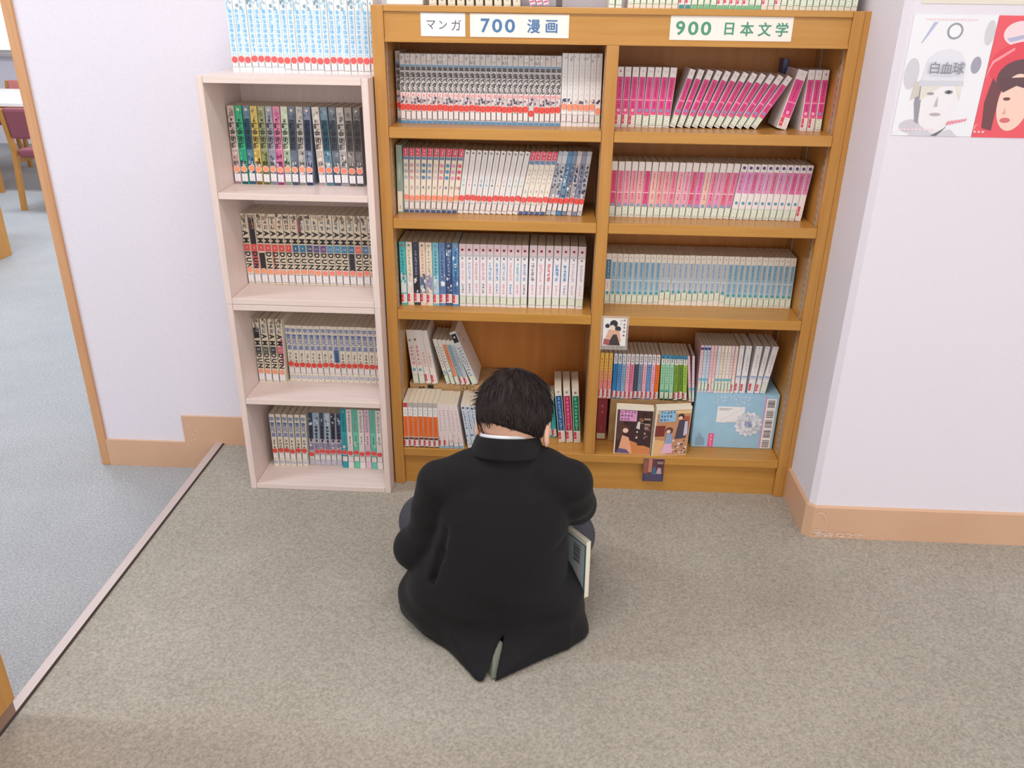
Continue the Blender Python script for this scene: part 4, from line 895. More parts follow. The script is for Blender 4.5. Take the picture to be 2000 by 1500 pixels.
# --- pose
PELV = V3(.345, -.605, .105)
LSH, RSH = V3(.212, -.602, .386), V3(.510, -.597, .394)
LEL, REL = V3(.159, -.570, .180), V3(.522, -.525, .285)
LWR, RWR = V3(.255, -.375, .150), V3(.445, -.360, .175)
LKN, RKN = V3(.157, -.395, .135), V3(.511, -.400, .112)
LAN, RAN = V3(.405, -.270, .060), V3(.300, -.235, .055)
NECK0, HC = V3(.366, -.580, .445), V3(.381, -.550, .507)
hu = V3(.06, .52, .85); hu /= np.linalg.norm(hu)          # head up axis (bowed forward)
hf = V3(.22, .80, -.52); hf -= hu * (hf @ hu); hf /= np.linalg.norm(hf)
hr = np.cross(hf, hu)
HR = np.array([hr, hf, hu])
def hp(r, f, u): return HC + hr * r + hf * f + hu * u

# --- body: one continuous skin
B = Field((.03, -.80, -.005), (.68, -.15, .70), .0040)
B.chain([(*PELV, .095), (.348, -.60, .20, .090), (.355, -.590, .31, .088), (.362, -.590, .39, .070)], .03)
B.chain([(*NECK0, .050), (*(HC - hu * .075 - hf * .01), .048)], .02)
LSB, RSB = LSH + V3(.020, 0, -.020), RSH + V3(-.020, 0, -.020)
B.cone(V3(.362, -.590, .39), LSB, .040, .028, .03); B.cone(V3(.362, -.590, .39), RSB, .040, .028, .03)
for sh, mi, el, wr in ((LSB, V3(.200, -.588, .27), LEL, LWR), (RSB, V3(.508, -.570, .33), REL, RWR)):
    B.chain([(*sh, .029), (*mi, .030), (*el, .029), (*wr, .023)], .012)
for kn, an, sgn in ((LKN, LAN, -1), (RKN, RAN, 1)):
    B.chain([(PELV[0] + sgn * .075, PELV[1] + .01, .085, .080), (*kn, .052)], .02); B.chain([(*kn, .050), (*((kn + an) / 2 + V3(0, -.01, 0)), .046), (*an, .032)], .015)
    B.chain([(*an, .032), (an[0] + (-sgn) * .11, an[1] + .025, .028, .024)], .012)
# head
B.ell(hp(0, -.012, .018), (.073, .092, .086), HR, .01); B.ell(hp(0, .030, -.045), (.056, .058, .066), HR, .02)
B.cone(hp(0, .082, -.008), hp(0, .099, -.035), .008, .013, .010)
B.ell(hp(0, .080, -.066), (.024, .012, .010), HR, .006)
for s_ in (-1, 1):
    B.ell(hp(s_ * .076, -.008, -.022), (.007, .020, .032), HR, .006); B.ell(hp(s_ * .083, .0, -.022), (.006, .010, .018), HR, .004, True)
    B.ell(hp(s_ * .031, .086, .006), (.017, .012, .011), HR, .008, True)
# hands: palm, four fingers and a thumb, loosely curled on the shins
for wr, el, sgn in ((LWR, LEL, -1), (RWR, REL, 1)):
    d = (wr - el); d[2] -= .02; d /= np.linalg.norm(d); side = np.cross(d, V3(0, 0, 1)); side /= np.linalg.norm(side); dn = np.cross(d, side); dn = -dn if dn[2] > 0 else dn
    pc = wr + d * .052
    B.ell(pc, (.038, .046, .014), np.array([side, d, dn]), .012)
    for k, (o_, L) in enumerate(((-.028, .060), (-.0095, .070), (.0095, .066), (.027, .052))):
        b0 = pc + d * .038 + side * o_; b1 = b0 + d * L * .45 + dn * .006; b2 = b1 + d * L * .28 + dn * L * .22; b3 = b2 + d * L * .08 + dn * L * .26
        B.chain([(*b0, .0090), (*b1, .0084), (*b2, .0076), (*b3, .0068)], .003)
    th = -sgn if side[0] > 0 else sgn
    t0 = pc - d * .018 + side * th * .030; t1 = t0 + side * th * .020 + d * .026 + dn * .006; t2 = t1 + d * .026 + dn * .008
    B.chain([(*t0, .0125), (*t1, .0105), (*t2, .0085)], .005)
M_SKIN = noise_mat('warm_skin', (222, 176, 152), (234, 186, 162), 30, (1, 1, 1), .55, .03)
_n = M_SKIN.node_tree.nodes['Principled BSDF']; _n.inputs['Subsurface Weight'].default_value = .15; _n.inputs['Subsurface Radius'].default_value = (.012, .005, .003)
bm_ = B.mesh('person', 2); bm_.materials.append(M_SKIN)
person = link('person', bm_); tag(person, 'person in a black blazer sitting on the carpet with bowed head', 'person')
for s_ in (-1, 1):
    m = Field(hp(s_ * .031, .078, .006) - .014, hp(s_ * .031, .078, .006) + .014, .0015); m.ell(hp(s_ * .031, .074, .005), (.011, .011, .011)); me = m.mesh('eye', 1); me.materials.append(M_CARDP); link('eye', me, person)
    m = Field(hp(s_ * .031, .084, .004) - .008, hp(s_ * .031, .084, .004) + .008, .001); m.ell(hp(s_ * .031, .0820, .003), (.0050, .0042, .0050), HR); me = m.mesh('iris', 1); me.materials.append(M_DARKM); link('iris', me, person)
# --- trousers and socks
M_TROU = noise_mat('charcoal_trouser_cloth', (62, 62, 72), (74, 74, 84), 300, (1, 1, 1), .85, .1)
Tf = Field((.02, -.74, .0), (.69, -.15, .30), .0045)
Tf.ell((PELV[0], PELV[1], .10), (.150, .110, .096), None, .02)
for kn, an, sgn in ((LKN, LAN, -1), (RKN, RAN, 1)):
    Tf.chain([(PELV[0] + sgn * .07, PELV[1] + .01, .095, .092), (*kn, .068)], .02); Tf.chain([(*kn, .066), (*((kn + an) / 2 + V3(0, -.01, .0)), .058), (*(an + (kn - an) * .14), .048)], .015)
Tf.F = np.maximum(Tf.F, (.006 - Tf.ax[2])[None, None, :].astype(np.float32))
me = Tf.mesh('trousers', 2); me.materials.append(M_TROU); link('trousers', me, person)
M_SOCK = noise_mat('black_sock_knit', (30, 30, 34), (44, 44, 48), 400, (1, 1, 1), .9, .1)
for an, sgn in ((LAN, -1), (RAN, 1)):
    tip = V3(an[0] - sgn * .125, an[1] + .028, .030)
    m = Field(np.minimum(an, tip) - .07, np.maximum(an, tip) + .07, .004)
    m.chain([(*an, .0385), (*((an + tip) / 2 + V3(0, 0, .004)), .033), (*tip, .0275)], .012); m.ell(an + V3(sgn * .02, -.015, -.018), (.032, .032, .030), None, .012)
    m.F = np.maximum(m.F, (.003 - m.ax[2])[None, None, :].astype(np.float32))
    me = m.mesh('sock', 1); me.materials.append(M_SOCK); link('sock', me, person)
# --- blazer
J = Field((.05, -.86, .0), (.66, -.28, .60), .0042)
#        z     xl    xr    yb     yf     nl   nr   xc
RING = [(.000, .114, .560, -.702, -.430, 2.00, 3.60, .352),
        (.020, .115, .559, -.705, -.430, 2.05, 3.30, .352),
        (.060, .118, .556, -.718, -.440, 2.30, 2.60, .350),
        (.110, .132, .549, -.726, -.450, 2.25, 2.40, .348),
        (.160, .160, .510, -.728, -.455, 2.25, 2.35, .348),
        (.220, .195, .506, -.726, -.460, 2.30, 2.30, .350),
        (.280, .212, .506, -.718, -.470, 2.35, 2.35, .353),
        (.330, .218, .504, -.705, -.480, 2.40, 2.40, .358),
        (.380, .232, .498, -.688, -.490, 2.30, 2.40, .362),
        (.415, .268, .468, -.672, -.505, 2.20, 2.20, .365),
        (.450, .300, .436, -.654, -.515, 2.10, 2.10, .368),
        (.470, .310, .426, -.644, -.522, 2.00, 2.00, .368)]
R_ = np.array(RING); zs = J.ax[2]
col = [np.interp(zs, R_[:, 0], R_[:, i])[None, None, :] for i in range(1, 8)]
X, Y, Z = np.meshgrid(*J.ax, indexing='ij', sparse=True)
xl, xr, yb, yf, nl, nr, xc = col
ymid = yb + (yf - yb) * .52
dx = X - xc; dy = Y - ymid
a_ = np.where(dx < 0, xc - xl, xr - xc); b_ = np.where(dy < 0, ymid - yb, yf - ymid); n_ = np.where(dx < 0, nl, nr)
n_ = np.where(dy > 0, 2.2, n_)
rho = (np.abs(dx / a_) ** n_ + np.abs(dy / b_) ** n_) ** (1 / n_)
D = (rho - 1) * np.minimum(a_, b_) * .92
# cloth folds
ang = np.arctan2(dx, -dy)
fold = .0035 * np.sin(ang * 9 + Z * 14) * np.clip((.20 - Z) / .2, 0, 1) + .0020 * np.sin(Z * 60 + ang * 3.1) * np.clip((.30 - Z) / .2, 0, 1)
D = D + fold
D = np.maximum(D, Z - .468)
J.blend((slice(None),) * 3, D, .012)
# the tail spreading over the floor
yt, y0_ = -.800, -.690
u_ = np.clip((Y - yt) / (y0_ - yt), 0, 1.0)
cx_ = .340 + .012 * u_
Dt = np.maximum(np.maximum(np.where(X < cx_, (cx_ - X) - .022 - .100 * u_, (X - cx_) - .016 - .140 * u_) * .75, (Z - .010 - .075 * u_ ** 1.1 + .10 * np.abs(X - cx_)) * .8), np.maximum(yt - Y, Y + .66))
J.blend((slice(None),) * 3, Dt + 0 * X, .030)
NB = V3(.367, -.600, .425)
J.chain([(*NB, .050), (.290, -.605, .408, .044), (*(LSH + V3(.012, -.004, -.004)), .046)], .022); J.chain([(*NB, .050), (.445, -.603, .418, .044), (*(RSH + V3(-.008, -.004, -.004)), .047)], .022)
J.chain([(*(LSH + V3(.006, 0, -.01)), .046), (.202, -.592, .300, .046), (.190, -.585, .235, .045), (*LEL, .050)], .010)
J.chain([(*LEL, .050), (*((LEL + LWR) / 2 + V3(0, 0, .004)), .046), (*(LWR - (LWR - LEL) * .03), .038)], .014)
J.chain([(*(RSH + V3(-.004, 0, -.01)), .048), (.512, -.570, .330, .046), (*REL, .045)], .012)
J.chain([(*REL, .045), (*((REL + RWR) / 2 + V3(.004, 0, .0)), .043), (*(RWR - (RWR - REL) * .03), .040)], .016)
# creases where sleeves meet the back and drag lines above the vent
J.chain([(.245, -.672, .300, .003), (.232, -.672, .240, .007), (.215, -.672, .170, .008)], .016, True)
J.chain([(.505, -.640, .268, .005), (.470, -.698, .255, .004), (.440, -.722, .245, .002)], .016, True)
J.chain([(.385, -.742, .100, .003), (.440, -.738, .070, .006), (.500, -.722, .045, .004)], .020, True)
J.chain([(.215, -.715, .110, .002), (.285, -.740, .085, .006), (.340, -.748, .095, .003)], .022, True)
# vent: a wedge cut out of the tail
vx = .3435 + (Z - .0) * .28
hw = np.clip((.075 - Z), 0, 1) * .17 + 0 * X
Dv = np.maximum(np.abs(X - vx - (Y + .79) * .12) - hw, np.maximum(Y + .712 + 0 * X, Z - .075))
J.F = np.maximum(J.F, -Dv.astype(np.float32))
J.F = np.maximum(J.F, (.0035 - J.ax[2])[None, None, :].astype(np.float32))
M_BLAZ, nt_, b_n = new_mat('black_blazer_wool', .82, .25)
tc = nt_.nodes.new('ShaderNodeTexCoord'); nz_ = nt_.nodes.new('ShaderNodeTexNoise'); nz_.inputs['Scale'].default_value = 420; nz_.inputs['Detail'].default_value = 4
nt_.links.new(tc.outputs['Object'], nz_.inputs['Vector']); rp = nt_.nodes.new('ShaderNodeValToRGB'); rp.color_ramp.elements[0].color = (*lin((16, 15, 18)), 1); rp.color_ramp.elements[1].color = (*lin((26, 25, 28)), 1)
nt_.links.new(nz_.outputs['Fac'], rp.inputs['Fac']); nt_.links.new(rp.outputs['Color'], b_n.inputs['Base Color']); b_n.inputs['Sheen Weight'].default_value = .04
bp_ = nt_.nodes.new('ShaderNodeBump'); bp_.inputs['Strength'].default_value = .25; bp_.inputs['Distance'].default_value = .001; nt_.links.new(nz_.outputs['Fac'], bp_.inputs['Height']); nt_.links.new(bp_.outputs['Normal'], b_n.inputs['Normal'])
me = J.mesh('blazer', 3); me.materials.append(M_BLAZ); blazer = link('blazer', me, person); blazer['label'] = 'black wool blazer with a vent at the back'
# lining showing in the vent
m = MB(); m.poly([(.325, -.735, .004), (.350, -.790, .004), (.375, -.770, .006), (.368, -.725, .050), (.350, -.722, .060)], (112, 118, 104)); m.build('vent_lining', M_MATTE, blazer)
# collar and shirt
def band(name, c0, rx, ry, prof, mat, parent, a0, a1, drop, n=40, tilt=0.0):
    vs, fs = [], []; k = len(prof)
    for i in range(n + 1):
        a = a0 + (a1 - a0) * i / n
        for (dr, dz) in prof:
            vs.append((c0[0] + (rx + dr) * math.sin(a), c0[1] - (ry + dr) * math.cos(a), c0[2] + dz - drop * (1 - math.cos(a)) + tilt * math.sin(a)))
    for i in range(n):
        for j in range(k): fs.append((i * k + j, (i + 1) * k + j, (i + 1) * k + (j + 1) % k, i * k + (j + 1) % k))
    fs.append(tuple(range(k - 1, -1, -1))); fs.append(tuple(n * k + j for j in range(k)))
    me = bpy.data.meshes.new(name); me.from_pydata(vs, [], fs); me.polygons.foreach_set('use_smooth', [True] * len(me.polygons)); me.materials.append(mat)
    o = link(name, me, parent); s_ = o.modifiers.new('sub', 'SUBSURF'); s_.levels = s_.render_levels = 1
    return o
CC = (.3675, -.574, .495)
band('collar', CC, .062, .070, [(0, .016), (.003, .018), (.007, .014), (.013, -.004), (.021, -.024), (.020, -.027), (.012, -.018), (.003, -.002)], M_BLAZ, blazer, -2.0, 2.0, .030)
M_SHIRT = noise_mat('white_shirt_cotton', (238, 240, 246), (244, 246, 250), 300, (1, 1, 1), .7)
band('shirt_collar', CC, .055, .063, [(0, .020), (.003, .022), (.006, .018), (.006, -.01), (.0, -.01)], M_SHIRT, person, -1.9, 1.9, .028)
# --- hair: cap and layered locks
M_HAIR, nt_, b_n = new_mat('dark_brown_hair', .60, .3)
tc = nt_.nodes.new('ShaderNodeTexCoord'); nz_ = nt_.nodes.new('ShaderNodeTexNoise'); nz_.inputs['Scale'].default_value = 160
nt_.links.new(tc.outputs['Object'], nz_.inputs['Vector']); rp = nt_.nodes.new('ShaderNodeValToRGB'); rp.color_ramp.elements[0].color = (*lin((22, 16, 16)), 1); rp.color_ramp.elements[1].color = (*lin((42, 31, 29)), 1)
nt_.links.new(nz_.outputs['Fac'], rp.inputs['Fac']); nt_.links.new(rp.outputs['Color'], b_n.inputs['Base Color'])
def scalp(th, ph, e=0.0):           # th from head up axis, ph around (0 = back)
    r = np.array([(.078 + e) * math.sin(th) * math.sin(ph), -.012 - (.098 + e) * math.sin(th) * math.cos(ph), .018 + (.091 + e) * math.cos(th)])
    return hp(*r)
Hf = Field(HC - .15, HC + .15, .0035)
Hf.ell(hp(0, -.013, .020), (.080, .099, .092), HR, .005)
gx, gy, gz = np.meshgrid(*[a - c for a, c in zip(Hf.ax, HC)], indexing='ij', sparse=True)
fr = gx * hf[0] + gy * hf[1] + gz * hf[2]; uu = gx * hu[0] + gy * hu[1] + gz * hu[2]
cut = np.maximum(np.minimum((-.022 - .22 * (gx * hr[0] + gy * hr[1] + gz * hr[2]) - uu) + 0 * fr, 1), np.minimum(fr - .010 - uu * .9, fr * 0 + 1) * .7)     # hairline: open at face and below the nape
Hf.F = np.maximum(Hf.F, cut.astype(np.float32))
Hf.ell(hp(-.085, .004, -.030), (.030, .030, .040), HR, .006, True)
me = Hf.mesh('hair', 2)
cv = [tuple(v.co) for v in me.vertices]; cf = [tuple(p.vertices) for p in me.polygons]
rnd = random.Random(11)
def lock(root, d0, out, L, w, droop):
    """a tapered strand clump with a ridge"""
    global cv, cf
    n = 6; p = np.array(root); d = np.array(d0); i0 = len(cv)
    for k in range(n + 1):
        t = k / n; ww = w * (1 - t) ** .7 * (1.0 if k else .8)
        s_ = np.cross(d, out); s_ /= np.linalg.norm(s_) + 1e-9
        cv += [tuple(p - s_ * ww), tuple(p + out * ww * .55), tuple(p + s_ * ww), tuple(p - out * ww * .3)]
        d = d + droop * (1 / n); d = d / np.linalg.norm(d); p = p + d * L / n
        out = out - d * (out @ d); out /= np.linalg.norm(out)
    for k in range(n):
        for j in range(4): cf.append((i0 + k * 4 + j, i0 + k * 4 + (j + 1) % 4, i0 + (k + 1) * 4 + (j + 1) % 4, i0 + (k + 1) * 4 + j))
for i in range(1300):
    th = math.acos(1 - rnd.random() * 1.45) ; ph = rnd.uniform(-math.pi, math.pi)
    if abs(ph) > 1.9 and th > 1.25: continue
    if th > 1.9 or (abs(ph) < .9 and th > 1.84) or (ph < -1.2 and th > 1.35): continue
    whorl_t = .35
    p0 = scalp(th, ph, .001); p1 = scalp(th + .05, ph, .001); dn = p1 - p0; dn /= np.linalg.norm(dn)
    out = p0 - hp(0, -.012, .018); out /= np.linalg.norm(out)
    sw = np.cross(out, dn) * (rnd.uniform(-.25, .45)); d = dn + sw + out * rnd.uniform(.03, .20); d /= np.linalg.norm(d)
    L = rnd.uniform(.035, .055) * (1.0 if th < 1.15 else .58)
    lock(p0, d, out, L, rnd.uniform(.0020, .0042), -out * rnd.uniform(.25, .5) + dn * .2)
for i in range(46):                 # tousled ends standing away on the left side
    th = rnd.uniform(1.05, 1.50); ph = rnd.uniform(-1.95, -1.15)
    p0 = scalp(th, ph, .0); p1 = scalp(th + .05, ph, .0); dn = p1 - p0; dn /= np.linalg.norm(dn); out = p0 - hp(0, -.012, .018); out /= np.linalg.norm(out)
    d = dn * .6 + out * rnd.uniform(.5, .9) + V3(0, 0, rnd.uniform(-.1, .4)); d /= np.linalg.norm(d)
    lock(p0, d, out, rnd.uniform(.016, .028), rnd.uniform(.0020, .0032), out * .1 - V3(0, 0, .25))
for i in range(60):                 # side locks over the right ear
    th = rnd.uniform(1.3, 1.75); ph = rnd.uniform(.9, 1.7)
    p0 = scalp(th, ph, .001); p1 = scalp(th + .05, ph, .001); dn = p1 - p0; dn /= np.linalg.norm(dn); out = p0 - hp(0, -.012, .018); out /= np.linalg.norm(out)
    lock(p0, dn + out * .1, out, rnd.uniform(.03, .05), rnd.uniform(.003, .0048), -out * .3)
for i in range(260):                # fine hairs along the nape and behind the ears
    ph = rnd.uniform(-1.5, 1.5); th = 1.90 + rnd.uniform(-.22, .12) + .13 * ph
    p0 = scalp(th, ph, .0015); p1 = scalp(th + .06, ph, -.003); dn = p1 - p0; dn /= np.linalg.norm(dn); out = p0 - hp(0, -.012, .018); out /= np.linalg.norm(out)
    d = dn + np.cross(out, dn) * rnd.uniform(-.35, .35); d /= np.linalg.norm(d)
    lock(p0, d, out, rnd.uniform(.008, .020), rnd.uniform(.0012, .0028), -out * rnd.uniform(.35, .6))
me2 = bpy.data.meshes.new('hair'); me2.from_pydata(cv, [], cf); me2.polygons.foreach_set('use_smooth', [True] * len(me2.polygons)); me2.materials.append(M_HAIR)
hair = link('hair', me2, person); hair['label'] = 'short dark brown hair tousled at the left'
# --- paperback tucked into the right pocket
o = tag(empty('pocket_paperback', (.5490, -.6180, .092)), 'thin paperback with barcode sticking out of the blazer pocket', 'book'); o.rotation_euler = (math.radians(-3), math.radians(1.5), math.radians(34))
bw, bh_, bt = .105, .148, .0105
M_BKC = plain('white_glossy_cover', (226, 226, 222), .3)
boxobj('back_cover', -.0006, 0, 0, bw, 0, bh_, M_BKC, o); boxobj('front_cover', bt, bt + .0006, 0, bw, 0, bh_, M_BKC, o); boxobj('spine', -.0006, bt + .0006, bw, bw + .0006, 0, bh_, M_BKC, o); boxobj('page_block', .0001, bt - .0001, .0008, bw - .0002, .0008, bh_ - .0008, M_PAGE, o)
m = MB(); xx = -.0008
def side(y0, y1, z0, z1, c, k=0): m.poly([(xx - k * .0001, y1, z0), (xx - k * .0001, y0, z0), (xx - k * .0001, y0, z1), (xx - k * .0001, y1, z1)], c)
side(.0, .105, .0, .148, (236, 232, 214)); side(.0, .085, .0, .138, (84, 128, 140), 1); side(.006, .080, .0, .134, (176, 182, 186), 2)
rr = random.Random(6); z = .080
while z < .125:
    t_ = rr.choice((.0010, .0018, .0026)); side(.022, .048, z, z + t_, (40, 40, 44), 3); z += t_ + rr.choice((.0010, .002))
side(.030, .034, .035, .070, (206, 170, 160), 3)
p = m.build('cover_print', M_PRINT, o); p['kind'] = 'stuff'

# ------------------------------------------------------------------ posters on the right wall
def poster(label, x0, x1, z0, z1, draw, base):
    e = tag(empty('poster', ((x0 + x1) / 2, CY, z0)), label, 'poster', 'wall posters'); w, h = (x1 - x0) / 2, z1 - z0
    m = MB(); m.box(-w, w, -.0012, -.0004, 0, h, base); m.build('sheet', M_GLOSS, e)
    m = MB(); draw(m, w * 2, h); p = m.build('picture', M_GLOSS, e); p['kind'] = 'stuff'
    return e
def P(m, pts, c, l, w, h): m.poly([(x * w, -.0014 - l * .00012, z * h) for x, z in pts], c)
def E_(m, cx, cz, rx, rz, c, l, w, h, n=28): P(m, [(cx + rx * math.cos(2 * math.pi * k / n), cz + rz * math.sin(2 * math.pi * k / n)) for k in range(n)], c, l, w, h)
def pale_poster(m, w, h):
    E_(m, -.40, .52, .09, .13, (206, 204, 214), 0, w, h); E_(m, .36, .60, .06, .07, (160, 158, 176), 0, w, h); E_(m, .44, .86, .06, .10, (206, 206, 214), 0, w, h); E_(m, -.28, .08, .15, .06, (206, 200, 212), 0, w, h)
    P(m, [(-.36, .77), (-.345, .77), (-.20, .94), (-.25, .94)], (178, 186, 220), 1, w, h)
    E_(m, .02, .87, .095, .066, (150, 152, 164), 1, w, h); E_(m, .02, .87, .070, .050, (236, 238, 244), 2, w, h)
    E_(m, -.02, .30, .235, .27, (234, 232, 238), 1, w, h)                                        # face
    P(m, [(-.30, .44), (-.30, .28), (-.25, .12), (-.20, .10), (-.22, .30), (-.20, .45)], (150, 148, 160), 2, w, h)
    P(m, [(-.34, .46), (-.36, .30), (-.26, .34), (-.265, .46)], (206, 200, 190), 3, w, h); P(m, [(-.255, .46), (.05, .46), (-.05, .40), (-.24, .30)], (222, 218, 208), 4, w, h); P(m, [(.12, .47), (.24, .47), (.25, .30), (.20, .38)], (226, 222, 214), 3, w, h)
    P(m, [(-.27, .44), (.24, .44), (.23, .62), (.15, .70), (.02, .73), (-.13, .71), (-.23, .64)], (222, 224, 234), 4, w, h)     # cap
    P(m, [(-.30, .42), (.26, .43), (.25, .47), (-.28, .47)], (206, 208, 220), 5, w, h)
    for k, ch in enumerate('白血球'): m.glyph(ch, (-.145 + k * .145) * w, .575 * h, (.150) * w, (136, 136, 150), -.0072, 0, .01)
    E_(m, .10, .375, .050, .016, (130, 124, 132), 5, w, h); E_(m, .10, .375, .020, .014, (70, 66, 74), 6, w, h); E_(m, -.12, .36, .045, .012, (160, 154, 160), 5, w, h)
    P(m, [(-.02, .34), (.0, .25), (-.05, .25)], (190, 184, 190), 5, w, h); E_(m, -.01, .185, .070, .014, (188, 174, 182), 5, w, h)
    P(m, [(-.30, .0), (.32, .0), (.22, .06), (.0, .02), (-.2, .10)], (206, 206, 216), 2, w, h); P(m, [(-.02, .0), (.06, .0), (.16, .09), (.15, .07)], (110, 110, 118), 3, w, h)
    R = random.Random(1)
    for k in range(7): P(m, [(.15 + k * .035, .095 + .006 * k), (.172 + k * .035, .095 + .006 * k), (.19 + k * .035, .135 + .004 * k), (.165 + k * .035, .125 + .004 * k)], (238, 120, 146), 6, w, h)
    for k in range(14): P(m, [(-.35 + k * .045, .955), (-.325 + k * .045, .955), (-.325 + k * .045, .967), (-.35 + k * .045, .967)], (246, 206, 216), 5, w, h)
    for k in range(9): P(m, [(-.42 + k * .05, .045), (-.385 + k * .05, .045), (-.385 + k * .05, .06), (-.42 + k * .05, .06)], (240, 214, 224), 6, w, h)
def red_poster(m, w, h):
    sh = -.30
    def P(m, pts, c, l, w, h): m.poly([(max(-.5, min(.5, x + sh)) * w, -.0014 - l * .00012, max(0, min(1, z)) * h) for x, z in pts], c)
    def E_(m, cx, cz, rx, rz, c, l, w, h, n=28): P(m, [(cx + rx * math.cos(2 * math.pi * k / n), cz + rz * math.sin(2 * math.pi * k / n)) for k in range(n)], c, l, w, h)
    E_(m, .10, .86, .20, .10, (240, 214, 220), 0, w, h); P(m, [(-.05, .82), (.2, .86), (.2, .83), (.0, .79)], (176, 180, 214), 1, w, h)
    E_(m, .22, .60, .40, .20, (226, 66, 84), 1, w, h); P(m, [(-.24, .50), (-.14, .62), (.08, .73), (.07, .75), (-.16, .64), (-.27, .51)], (246, 150, 160), 2, w, h)
    E_(m, .24, .50, .30, .16, (96, 62, 70), 3, w, h); E_(m, .22, .30, .20, .24, (246, 206, 192), 4, w, h); P(m, [(-.10, .50), (-.14, .30), (-.10, .08), (.02, .06), (.02, .40)], (110, 60, 66), 5, w, h); P(m, [(-.02, .50), (.5, .52), (.42, .40), (.2, .44), (.05, .38)], (92, 58, 66), 5, w, h)
    E_(m, .12, .33, .045, .014, (110, 70, 72), 6, w, h); E_(m, .16, .15, .065, .022, (214, 110, 116), 6, w, h); P(m, [(.13, .26), (.15, .20), (.11, .20)], (222, 170, 158), 6, w, h)
    P(m, [(-.48, .13), (-.30, .20), (-.28, .17), (-.45, .10)], (110, 50, 60), 3, w, h); P(m, [(-.45, .04), (-.2, .04), (-.16, .12), (-.4, .10)], (246, 140, 130), 2, w, h)
    for k in range(8): P(m, [(-.44 + k * .05, .04), (-.41 + k * .05, .04), (-.41 + k * .05, .055), (-.44 + k * .05, .055)], (250, 206, 206), 6, w, h)
poster('white poster of a face under a pale cap on the right wall', 1.1955, 1.3690, 1.0700, 1.3160, pale_poster, (234, 235, 242))
poster('red poster of a face under a red cap on the right wall', 1.3700, 1.5440, 1.0690, 1.3155, red_poster, (232, 84, 98))
poster('ivory notice above the posters, cut by the top of the frame', 1.2050, 1.6200, 1.3365, 1.5900, lambda m, w, h: (P(m, [(-.5, .0), (.5, .0), (.5, .03), (-.5, .03)], (226, 220, 206), 0, w, h), P(m, [(-.4, .2), (.4, .2), (.4, .8), (-.4, .8)], (206, 214, 222), 0, w, h)), (240, 236, 226))
# ------------------------------------------------------------------ furniture at the left edge
c_ = tag(empty('wooden_counter', (-.86, -1.42, LOW)), 'honey wood counter at the lower left edge of the frame', 'counter')
boxobj('side_panel', .238, .2585, -.50, .483, .1310, 1.02, M_WOOD_V, c_, .002); boxobj('body', -.25, .2375, -.50, .481, .1310, 1.00, M_WOOD_V, c_); boxobj('top_board', -.27, .2590, -.52, .4840, 1.0205, 1.05, M_WOOD_H, c_, .003)
boxobj('plinth', -.24, .255, -.49, .4790, .1010, .1305, plain('brown_plinth', (150, 118, 100), .5), c_); boxobj('plinth_foot', -.24, .215, -.49, .4790, .0, .1008, plain('brown_plinth_foot', (150, 118, 100), .5), c_)
c_ = tag(empty('low_bookcase', (-3.25, 2.30, LOW)), 'honey wood furniture end panel at the far left edge', 'cabinet')
boxobj('side_panel', .39, .415, -.45, .33, .0, .80, M_WOOD_V, c_, .002); boxobj('body', -.40, .388, -.45, .325, .0, .79, M_WOOD_V, c_); boxobj('top_board', -.42, .42, -.46, .335, .801, .825, M_WOOD_H, c_, .002)
M_MAROON = noise_mat('maroon_upholstery', (138, 78, 92), (150, 88, 100), 200, (1, 1, 1), .8, .05); M_SALMON = noise_mat('salmon_upholstery', (214, 130, 124), (222, 142, 134), 200, (1, 1, 1), .8, .05)
def chair(label, x, y, rz, mat):
    e = tag(empty('reading_chair', (x, y, LOW), rz), label, 'chair', 'chairs in the far room')
    w = .21
    for s_ in (-1, 1):
        m = MB()
        pts = [(0.0, -.04), (.42, .0), (.72, -.05)]
        for (z0, y0), (z1, y1) in zip(pts[:-1], pts[1:]):
            a = .016; i = len(m.v)
            m.v += [(s_ * w - a, y0 - a, z0), (s_ * w + a, y0 - a, z0), (s_ * w + a, y0 + a, z0), (s_ * w - a, y0 + a, z0), (s_ * w - a, y1 - a, z1), (s_ * w + a, y1 - a, z1), (s_ * w + a, y1 + a, z1), (s_ * w - a, y1 + a, z1)]
            for f in ((0, 3, 2, 1), (4, 5, 6, 7), (0, 1, 5, 4), (1, 2, 6, 5), (2, 3, 7, 6), (3, 0, 4, 7)): m.f.append(tuple(i + k for k in f)); m.c.append((.5, .5, .5))
        m.build('leg', M_WOOD_V, e)
        boxobj('leg', s_ * w - .016, s_ * w + .016, .38, .412, 0, .40, M_WOOD_V, e, .002)
        boxobj('seat_rail', s_ * w - .012, s_ * w + .012, .018, .379, .335, .375, M_WOOD_H, e)
    boxobj('seat', -w + .017, w - .017, .0, .42, .376, .435, mat, e, .018)
    bk_ = boxobj('backrest', -w + .0165, w - .0165, -.020, .022, .0, .22, mat, e, .02); bk_.location = (0, -.030, .62); bk_.rotation_euler = (math.radians(9.5), 0, 0)
    return e
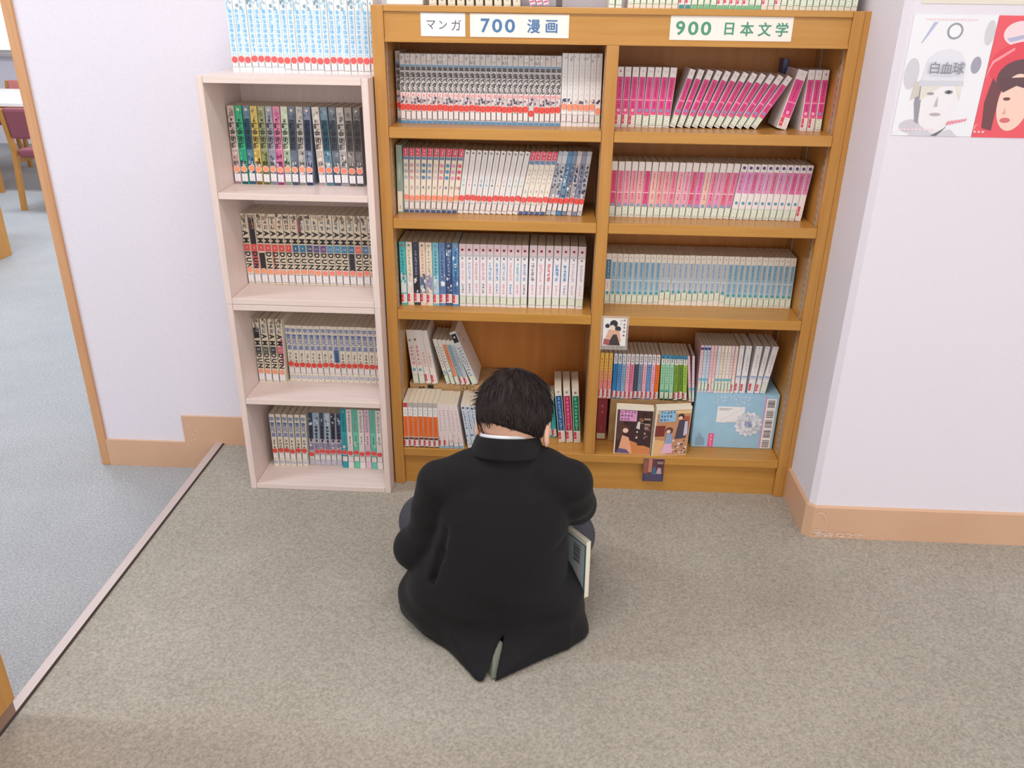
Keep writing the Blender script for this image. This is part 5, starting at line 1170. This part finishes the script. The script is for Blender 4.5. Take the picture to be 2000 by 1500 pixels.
chair('maroon upholstered chair with wooden legs seen past the partition edge', -3.245, 3.83, 0, M_MAROON)
chair('salmon upholstered chair on the far side of the white table', -4.60, 5.95, math.pi * .96, M_SALMON)
chair('dark maroon chair cut off by the left edge of the frame', -4.10, 3.95, .25, M_MAROON)
t_ = tag(empty('reading_table', (-4.05, 4.95, LOW)), 'white-topped wooden table beyond the partition', 'table')
boxobj('tabletop', -.75, .75, -.62, .50, .672, .700, plain('white_laminate', (240, 238, 236), .25), t_, .004); boxobj('apron', -.70, .70, -.58, .46, .61, .671, M_WOOD_H, t_)
for sx in (-1, 1):
    for y_ in (-.54, .42): boxobj('leg', sx * .66 - .025, sx * .66 + .025, y_ - .025, y_ + .025, 0, .609, M_WOOD_V, t_)
# far wall with window
struct(boxobj('wall_far', -7.0, -1.0, 6.88, 7.0, LOW - .05, .815, M_WALL), 'white wall below the far window'); struct(boxobj('wall_far', -7.0, -1.0, 6.88, 7.0, 2.25, 2.62, M_WALL)); struct(boxobj('wall_far', -3.2, -1.0, 6.88, 7.0, .815, 2.25, M_WALL))
w_ = struct(empty('window_1', (-5.1, 6.94, .815)), 'bright window in the far wall')
M_ALU = plain('window_frame_metal', (190, 186, 186), .4, .2)
for a in ((-1.9, 1.9, -.03, .03, .0, .04), (-1.9, 1.9, -.03, .03, 1.395, 1.435), (-1.9, -1.86, -.03, .03, .04, 1.395), (1.86, 1.9, -.03, .03, .04, 1.395), (-.02, .02, -.03, .03, .04, 1.395)): boxobj('window_frame', *a, M_ALU, w_)
boxobj('window_sill', -1.92, 1.92, -.14, -.031, -.02, .012, M_ALU, w_)
M_GLASS, _nt, _b = new_mat('window_glass', .02); _b.inputs['Base Color'].default_value = (1, 1, 1, 1); _b.inputs['Alpha'].default_value = .08
for a in ((-1.859, -.021), (.021, 1.859)): boxobj('pane', a[0], a[1], -.003, .003, .041, 1.394, M_GLASS, w_)
struct(boxobj('wall_left', -7.1, -7.0, -5.5, 7.0, LOW - .05, 2.62, M_WALL))

bpy.data.objects.remove(_fonto, do_unlink=True)
